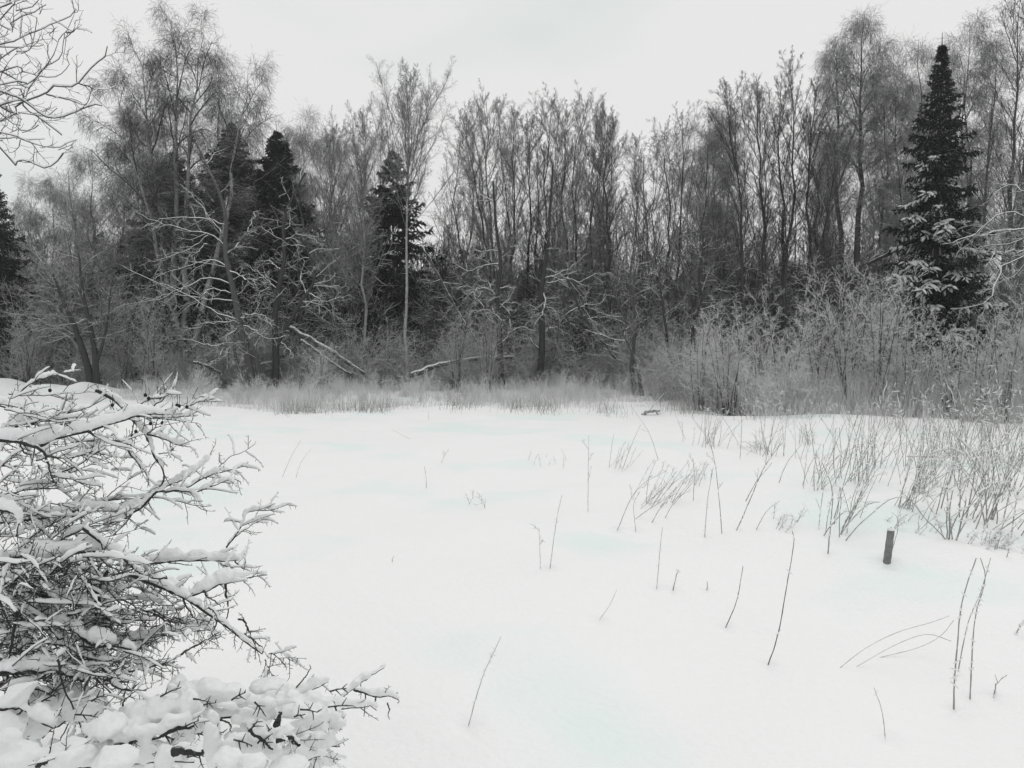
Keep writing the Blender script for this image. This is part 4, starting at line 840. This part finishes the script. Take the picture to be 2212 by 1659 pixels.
# ---- lower tangle
root2 = empty('brush_pile', (-2.2, 2.9, float(ground(-2.2, 2.9))), 'tangled pile of dark thin branches under snow in the lower left corner', 'brush pile')
lm, sb = MB(), MB()
LOW = [
 (((680, 0), (800, 45), (950, 100), (1060, 170), (1200, 270), (1290, 340), (1370, 400)), 2.65, 2.75, .008, .022, 6),
 (((-100, 40), (100, 50), (200, 90), (300, 120), (400, 150), (500, 200), (620, 260)), 2.5, 2.6, .012, .030, 6),
 (((260, 250), (400, 300), (480, 360), (620, 375), (700, 400)), 2.5, 2.5, .010, .030, 5), (((-60, 520), (100, 500), (280, 495), (380, 520), (450, 555)), 2.4, 2.45, .010, .035, 5),
 (((540, 550), (700, 490), (880, 445), (925, 465)), 2.5, 2.6, .006, .008, 4), (((940, 415), (1040, 360), (1150, 295)), 2.6, 2.7, .005, .006, 3),
 (((680, 600), (600, 580), (540, 520), (480, 500), (380, 510)), 2.4, 2.4, .005, .004, 4), (((300, 440), (320, 560), (350, 660), (375, 740), (430, 830)), 2.3, 2.3, .005, .003, 3),
 (((470, 530), (420, 640), (375, 740), (315, 845)), 2.32, 2.3, .005, .004, 3), (((300, 790), (380, 735), (440, 690), (460, 640)), 2.3, 2.3, .003, .003, 2),
 (((640, 680), (660, 640), (740, 570)), 2.4, 2.4, .004, .004, 4), (((0, 570), (150, 600), (290, 660)), 2.4, 2.4, .007, .008, 4), (((950, 110), (1000, 200), (1045, 255)), 2.7, 2.7, .005, .010, 2),
 (((1170, 40), (1185, 120), (1192, 180), (1172, 240)), 2.75, 2.75, .006, .010, 1), (((1240, 230), (1270, 232), (1310, 300), (1350, 370)), 2.75, 2.8, .005, .004, 3), (((1210, 275), (1290, 330), (1365, 400)), 2.75, 2.8, .006, .004, 3),
 (((1060, 80), (1100, 120), (1150, 165)), 2.7, 2.7, .005, .006, 1), (((1380, 440), (1410, 490), (1450, 520)), 2.7, 2.7, .003, .003, 5), (((1400, 410), (1440, 430), (1475, 440)), 2.7, 2.7, .003, .004, 4), (((1500, 435), (1550, 445)), 2.8, 2.8, .002, 0, 3),
 (((1490, 675), (1550, 570), (1612, 468)), 2.55, 2.6, .005, .004, 0), (((1500, 670), (1600, 610), (1710, 560)), 2.55, 2.65, .004, .026, 2),
 (((1780, 640), (1840, 595), (1900, 548), (2000, 480)), 2.65, 2.8, .004, .020, 1), (((1840, 598), (1900, 612), (1960, 642), (2020, 640), (2070, 668)), 2.65, 2.7, .005, .018, 2), (((1958, 640), (1962, 665)), 2.68, 2.68, .003, 0, 0), (((2018, 665), (2024, 700), (2030, 750)), 2.68, 2.68, .0035, 0, 0),
 (((1130, 745), (1250, 730), (1350, 712), (1600, 715), (1750, 715), (1840, 712), (1960, 705)), 2.45, 2.6, .006, .036, 4), (((1660, 795), (1720, 765), (1795, 740)), 2.5, 2.5, .004, .022, 3), (((1500, 850), (1650, 800), (1790, 790)), 2.4, 2.5, .004, .026, 3),
 (((840, 830), (920, 795), (1010, 785)), 2.22, 2.25, .012, .030, 2), (((600, 890), (740, 860), (840, 840)), 2.18, 2.22, .011, .030, 3), (((1130, 750), (1190, 765), (1215, 820)), 2.35, 2.35, .005, .004, 0), (((1290, 790), (1350, 840), (1385, 890)), 2.35, 2.35, .006, .034, 1),
 (((1450, 860), (1500, 850), (1560, 890), (1680, 890), (1770, 890)), 2.35, 2.4, .006, .026, 5), (((905, 650), (918, 720), (918, 795)), 2.35, 2.35, .004, .0, 2), (((1560, 960), (1650, 950), (1725, 945)), 2.3, 2.3, .003, .016, 2),
 (((1440, 780), (1448, 745), (1455, 715)), 2.3, 2.3, .014, 0, 0), (((400, 1000), (700, 990), (900, 975), (1010, 975)), 2.2, 2.25, .006, .045, 2), (((900, 920), (960, 915), (1050, 915)), 2.1, 2.1, .019, .010, 2), (((1300, 800), (1360, 850), (1400, 900)), 2.2, 2.2, .010, .026, 1), (((1170, 950), (1200, 970), (1260, 980)), 2.1, 2.1, .010, .02, 1), (((190, 1000), (260, 975), (340, 945)), 2.05, 2.05, .007, .01, 4), (((0, 930), (60, 905), (130, 925)), 2.1, 2.1, .008, .03, 1), (((1440, 860), (1500, 850), (1560, 885)), 2.2, 2.2, .011, .02, 3),
 (((-80, 250), (150, 230), (400, 240), (700, 215), (950, 180)), 2.7, 2.8, .005, .012, 8), (((0, 360), (250, 350), (500, 370), (820, 320), (1100, 290)), 2.6, 2.7, .006, .020, 8),
 (((-50, 130), (120, 160), (250, 230), (330, 330)), 2.5, 2.5, .010, .018, 5), (((-60, 60), (40, 20), (150, 60), (250, 140)), 2.5, 2.5, .012, .015, 4), (((560, -20), (500, 130), (520, 260)), 2.6, 2.6, .008, .004, 4), (((460, 30), (510, 140), (530, 250)), 2.55, 2.6, .008, .004, 4),
 (((90, 180), (60, 400), (30, 600)), 2.45, 2.4, .007, .004, 4), (((10, 460), (60, 520), (110, 590)), 2.4, 2.4, .006, .004, 4), (((0, 700), (120, 690), (200, 760), (300, 790)), 2.2, 2.2, .006, .05, 2),
]
fb = MB()
for pl, d0, d1, rb, th, tw in LOW: limb(line(pl, c8, d0, d1), rb*.75, lm, sb, th*.8, rg, tw=int(tw*1.7), twlen=.11, twr=.0022, snow_tw=.55, fb=fb)
# random criss-cross twigs of the tangle
for i in range(340):
    u = rg.uniform(0, 1); cx = rg.uniform(-80, 1150)*(.35+.65*u); cy = rg.uniform(-80, 560); d = rg.uniform(2.4, 3.1)
    if cx/1150+abs(cy-230)/420 > 1.3: continue
    a = rg.normal(.05, .55)+(math.pi if rg.uniform() < .15 else 0); ln = rg.uniform(90, 380)
    p3 = line(((cx-ln/2*math.cos(a), cy-ln/2*math.sin(a)), (cx+rg.normal(0, 14), cy+rg.normal(0, 14)), (cx+ln/2*math.cos(a), cy+ln/2*math.sin(a))), c8, d, d+rg.normal(0, .12))
    limb(p3, rg.uniform(.0016, .0036), lm, fb, rg.uniform(.005, .011) if rg.uniform() < .6 else 0, rg, tw=6, twlen=.09, n=14, twr=.0017, snow_tw=.15)
# pillows of snow resting on the pile
def blob(sb, c, rx, ry, rz, rg, n=12):
    th = np.linspace(0, np.pi, 9); ph = np.linspace(0, 2*np.pi, n, endpoint=False)
    v = []; off = rg.uniform(0, 6, 3)
    for t_ in th:
        for p_ in ph:
            k = 1+.12*math.sin(3*p_+off[0]+2*t_)+.10*math.sin(2*t_*2+off[1]+p_)
            v.append((c[0]+rx*k*math.sin(t_)*math.cos(p_), c[1]+ry*k*math.sin(t_)*math.sin(p_), c[2]+rz*k*math.cos(t_)))
    i = np.arange(8*n); a, b_ = i//n, i % n; q = a*n+b_; q2 = a*n+(b_+1) % n
    sb.add(v, np.stack([q, q2, q2+n, q+n], 1))
PIL = [(60, 790, 2.2, 34, 24), (200, 760, 2.25, 24, 24), (930, 580, 2.45, 16, 18), (1080, 600, 2.45, 24, 18), (1190, 620, 2.45, 30, 16), (850, 700, 2.3, 30, 24), (980, 700, 2.3, 22, 30), (720, 720, 2.3, 24, 20), (560, 790, 2.2, 34, 18),
       (1240, 900, 2.2, 26, 24), (1320, 870, 2.25, 16, 20), (1100, 880, 2.2, 14, 34), (1100, 780, 2.3, 16, 22), (1420, 910, 2.25, 16, 14), (1650, 860, 2.4, 26, 12), (1560, 930, 2.3, 20, 14), (760, 890, 2.2, 12, 30), (1550, 690, 2.5, 34, 12), (1400, 690, 2.5, 26, 12), (1700, 690, 2.55, 28, 10),
       (350, 930, 2.1, 40, 20), (100, 950, 2.1, 40, 22), (600, 960, 2.1, 34, 18), (860, 950, 2.15, 16, 22), (1170, 960, 2.1, 26, 18), (1320, 980, 2.1, 20, 14), (1500, 990, 2.15, 30, 12), (1000, 620, 2.45, 34, 18), (150, 170, 2.5, 14, 10), (540, 320, 2.5, 16, 12), (50, 700, 2.3, 22, 12), (1240, 750, 2.35, 13, 8),
       (1400, 580, 2.6, 30, 12), (420, 690, 2.35, 40, 14), (1480, 620, 2.6, 30, 10), (700, 800, 2.25, 30, 18), (1330, 760, 2.4, 24, 16), (300, 640, 2.45, 60, 10), (1440, 840, 2.35, 24, 14)]
for cx, cy, d, wx, hz in PIL:
    c = P(*c8(cx, cy), d); rx = wx/F_PX*d*1.0; rx *= .66; blob(sb, c, rx, rx*.9, hz/F_PX*d*.66, rg)
for i in range(130):
    cx = rg.uniform(0, 1750); cy = rg.uniform(640, 1040) if cx < 1500 else rg.uniform(760, 1040); d = rg.uniform(2.28, 2.55); rx = rg.uniform(.012, .032)
    if rg.uniform() < .25: blob(sb, P(*c8(cx, cy), d), rx*rg.uniform(1, 1.8), rx, rx*rg.uniform(.7, 1.2), rg)
    else:
        a = rg.uniform(0, math.pi); l = rg.uniform(60, 150); p = resample(line(((cx-l*math.cos(a), cy-l*.7*math.sin(a)), (cx, cy-8), (cx+l*math.cos(a), cy+l*.7*math.sin(a))), c8, d, d+.05), 9); snow_on(sb, p, .004, rg.uniform(.010, .022), rg)
o = sb.build('snow', M['caps'], root2); remesh(o, .005, 3); fb.build('snow', M['caps'], root2)
for i in range(50):
    cx = rg.uniform(0, 1780); cy = rg.uniform(560, 1010); d = rg.uniform(2.15, 2.45); a = rg.normal(0, .6); l = rg.uniform(20, 70)
    p = resample(line(((cx-l*math.cos(a), cy-l*math.sin(a)), (cx, cy-4), (cx+l*math.cos(a), cy+l*math.sin(a))), c8, d), 8); rr = np.linspace(.003, .0014, 8)
    tube(lm, p, rr, 5); levels(rg, lm, p[None], rr[None], [dict(k=4, t0=.1, ang=60, abs=.03, len=1, r=.0014, n=2, wob=.1)])
lm.build('branch', M['near_bark'], root2)

# ================================================================ overhanging limbs, top left
tb = np.array([-5.6, 6.2, float(ground(-5.6, 6.2))-.05])
root3 = empty('overhanging_tree', tb, 'bare tree outside the left edge whose thin snowy branches hang into the sky', 'tree')
mb = MB(); tl = resample([tb, tb+[.1, 0, 1.8], tb+[.05, .1, 3.6], tb+[.25, 0, 5.5]], 14); tube(mb, tl, np.linspace(.14, .05, 14), 9); mb.build('trunk', M['bark_mid'], root3)
lm, sb = MB(), MB()
TOP = [((0, 125), (100, 70), (220, 40), (250, 0)), ((0, 280), (70, 270), (170, 220), (260, 190), (330, 155), (440, 110), (485, 70)), ((0, 170), (80, 170), (170, 120), (260, 90), (300, 30)), ((0, 465), (150, 465), (250, 490), (370, 495), (450, 415)),
       ((0, 690), (100, 680), (170, 650), (300, 600), (350, 550), (440, 560), (510, 530), (600, 420), (680, 360), (695, 300)), ((0, 690), (150, 710), (280, 790), (340, 840), (400, 875)),
       ((0, 600), (150, 670), (280, 760), (380, 765), (450, 740), (590, 685), (660, 685)), ((0, 790), (100, 850), (190, 860), (250, 810)), ((0, 870), (130, 910), (240, 950), (330, 970), (410, 970), (500, 905)), ((0, 950), (120, 1020), (220, 1050), (300, 1085), (370, 1050), (410, 990)),
       ((0, 545), (180, 545), (330, 380), (380, 250), (430, 200), (490, 60)), ((40, 480), (110, 530), (190, 575), (240, 500), (290, 440), (400, 370), (420, 220)), ((0, 400), (100, 350), (200, 330), (240, 120)), ((0, 300), (150, 290), (280, 290)),
       ((0, 620), (160, 670), (180, 590), (240, 500)), ((-20, 60), (20, 40), (50, -10)), ((0, 720), (120, 710), (280, 740), (370, 700)), ((0, 910), (100, 900), (230, 920), (290, 900))]
SUB = [((510, 540), (590, 565), (650, 595)), ((300, 610), (420, 640), (540, 675), (590, 685)), ((430, 210), (470, 205), (515, 180))]
for i, pl in enumerate(TOP):
    st = np.array([tl[6+i % 7]]); pts = [tl[6+(i*3) % 7]]+line(pl, c1, 6.0+.4*rg.uniform(-1, 1), 6.2+.4*rg.uniform(-1, 1))
    limb(pts, .011 if i in (4, 5, 6, 9) else .0075, lm, sb, .006 if i in (4, 5, 6, 9) else .004, rg, tw=0, n=40)
    p = resample(pts, 40)[14:]; levels(rg, lm, p[None], np.full((1, len(p)), .007), [dict(k=7, t0=.05, t1=1, ang=45, aj=14, abs=.26, len=1, r=.004, n=6, wob=.18, trop=.07), dict(k=4, t0=.2, t1=1, ang=50, abs=.11, len=1, r=.004, n=3, wob=.2, trop=.1)])
for pl in SUB: limb(line(pl, c1, 6.1), .006, lm, sb, .003, rg, tw=4, twlen=.25, twr=.004)
lm.build('branch', M['over'], root3); o = sb.build('snow', M['caps'], root3)
# long white bough in front of the left-edge spruce
# thin winter air
hm = bpy.data.materials.new('haze_air'); hm.use_nodes = True; N = hm.node_tree.nodes; N.clear()
ho = N.new('ShaderNodeOutputMaterial'); pv = N.new('ShaderNodeVolumePrincipled'); pv.inputs['Density'].default_value = .0010; pv.inputs['Color'].default_value = (.97, .98, .98, 1)
hm.node_tree.links.new(pv.outputs[0], ho.inputs['Volume'])
v = np.array([(x, y, z) for x in (-330, 330) for y in (-8, 262) for z in (-2.2, 24)], float); mb = MB()
mb.add(v, [(0, 1, 3, 2), (4, 6, 7, 5), (0, 4, 5, 1), (2, 3, 7, 6), (0, 2, 6, 4), (1, 5, 7, 3)]); o = mb.build('haze', hm, smooth=False); o['kind'] = 'stuff'
print('verts', sum(len(m.vertices) for m in bpy.data.meshes), 'objs', len(bpy.data.objects))
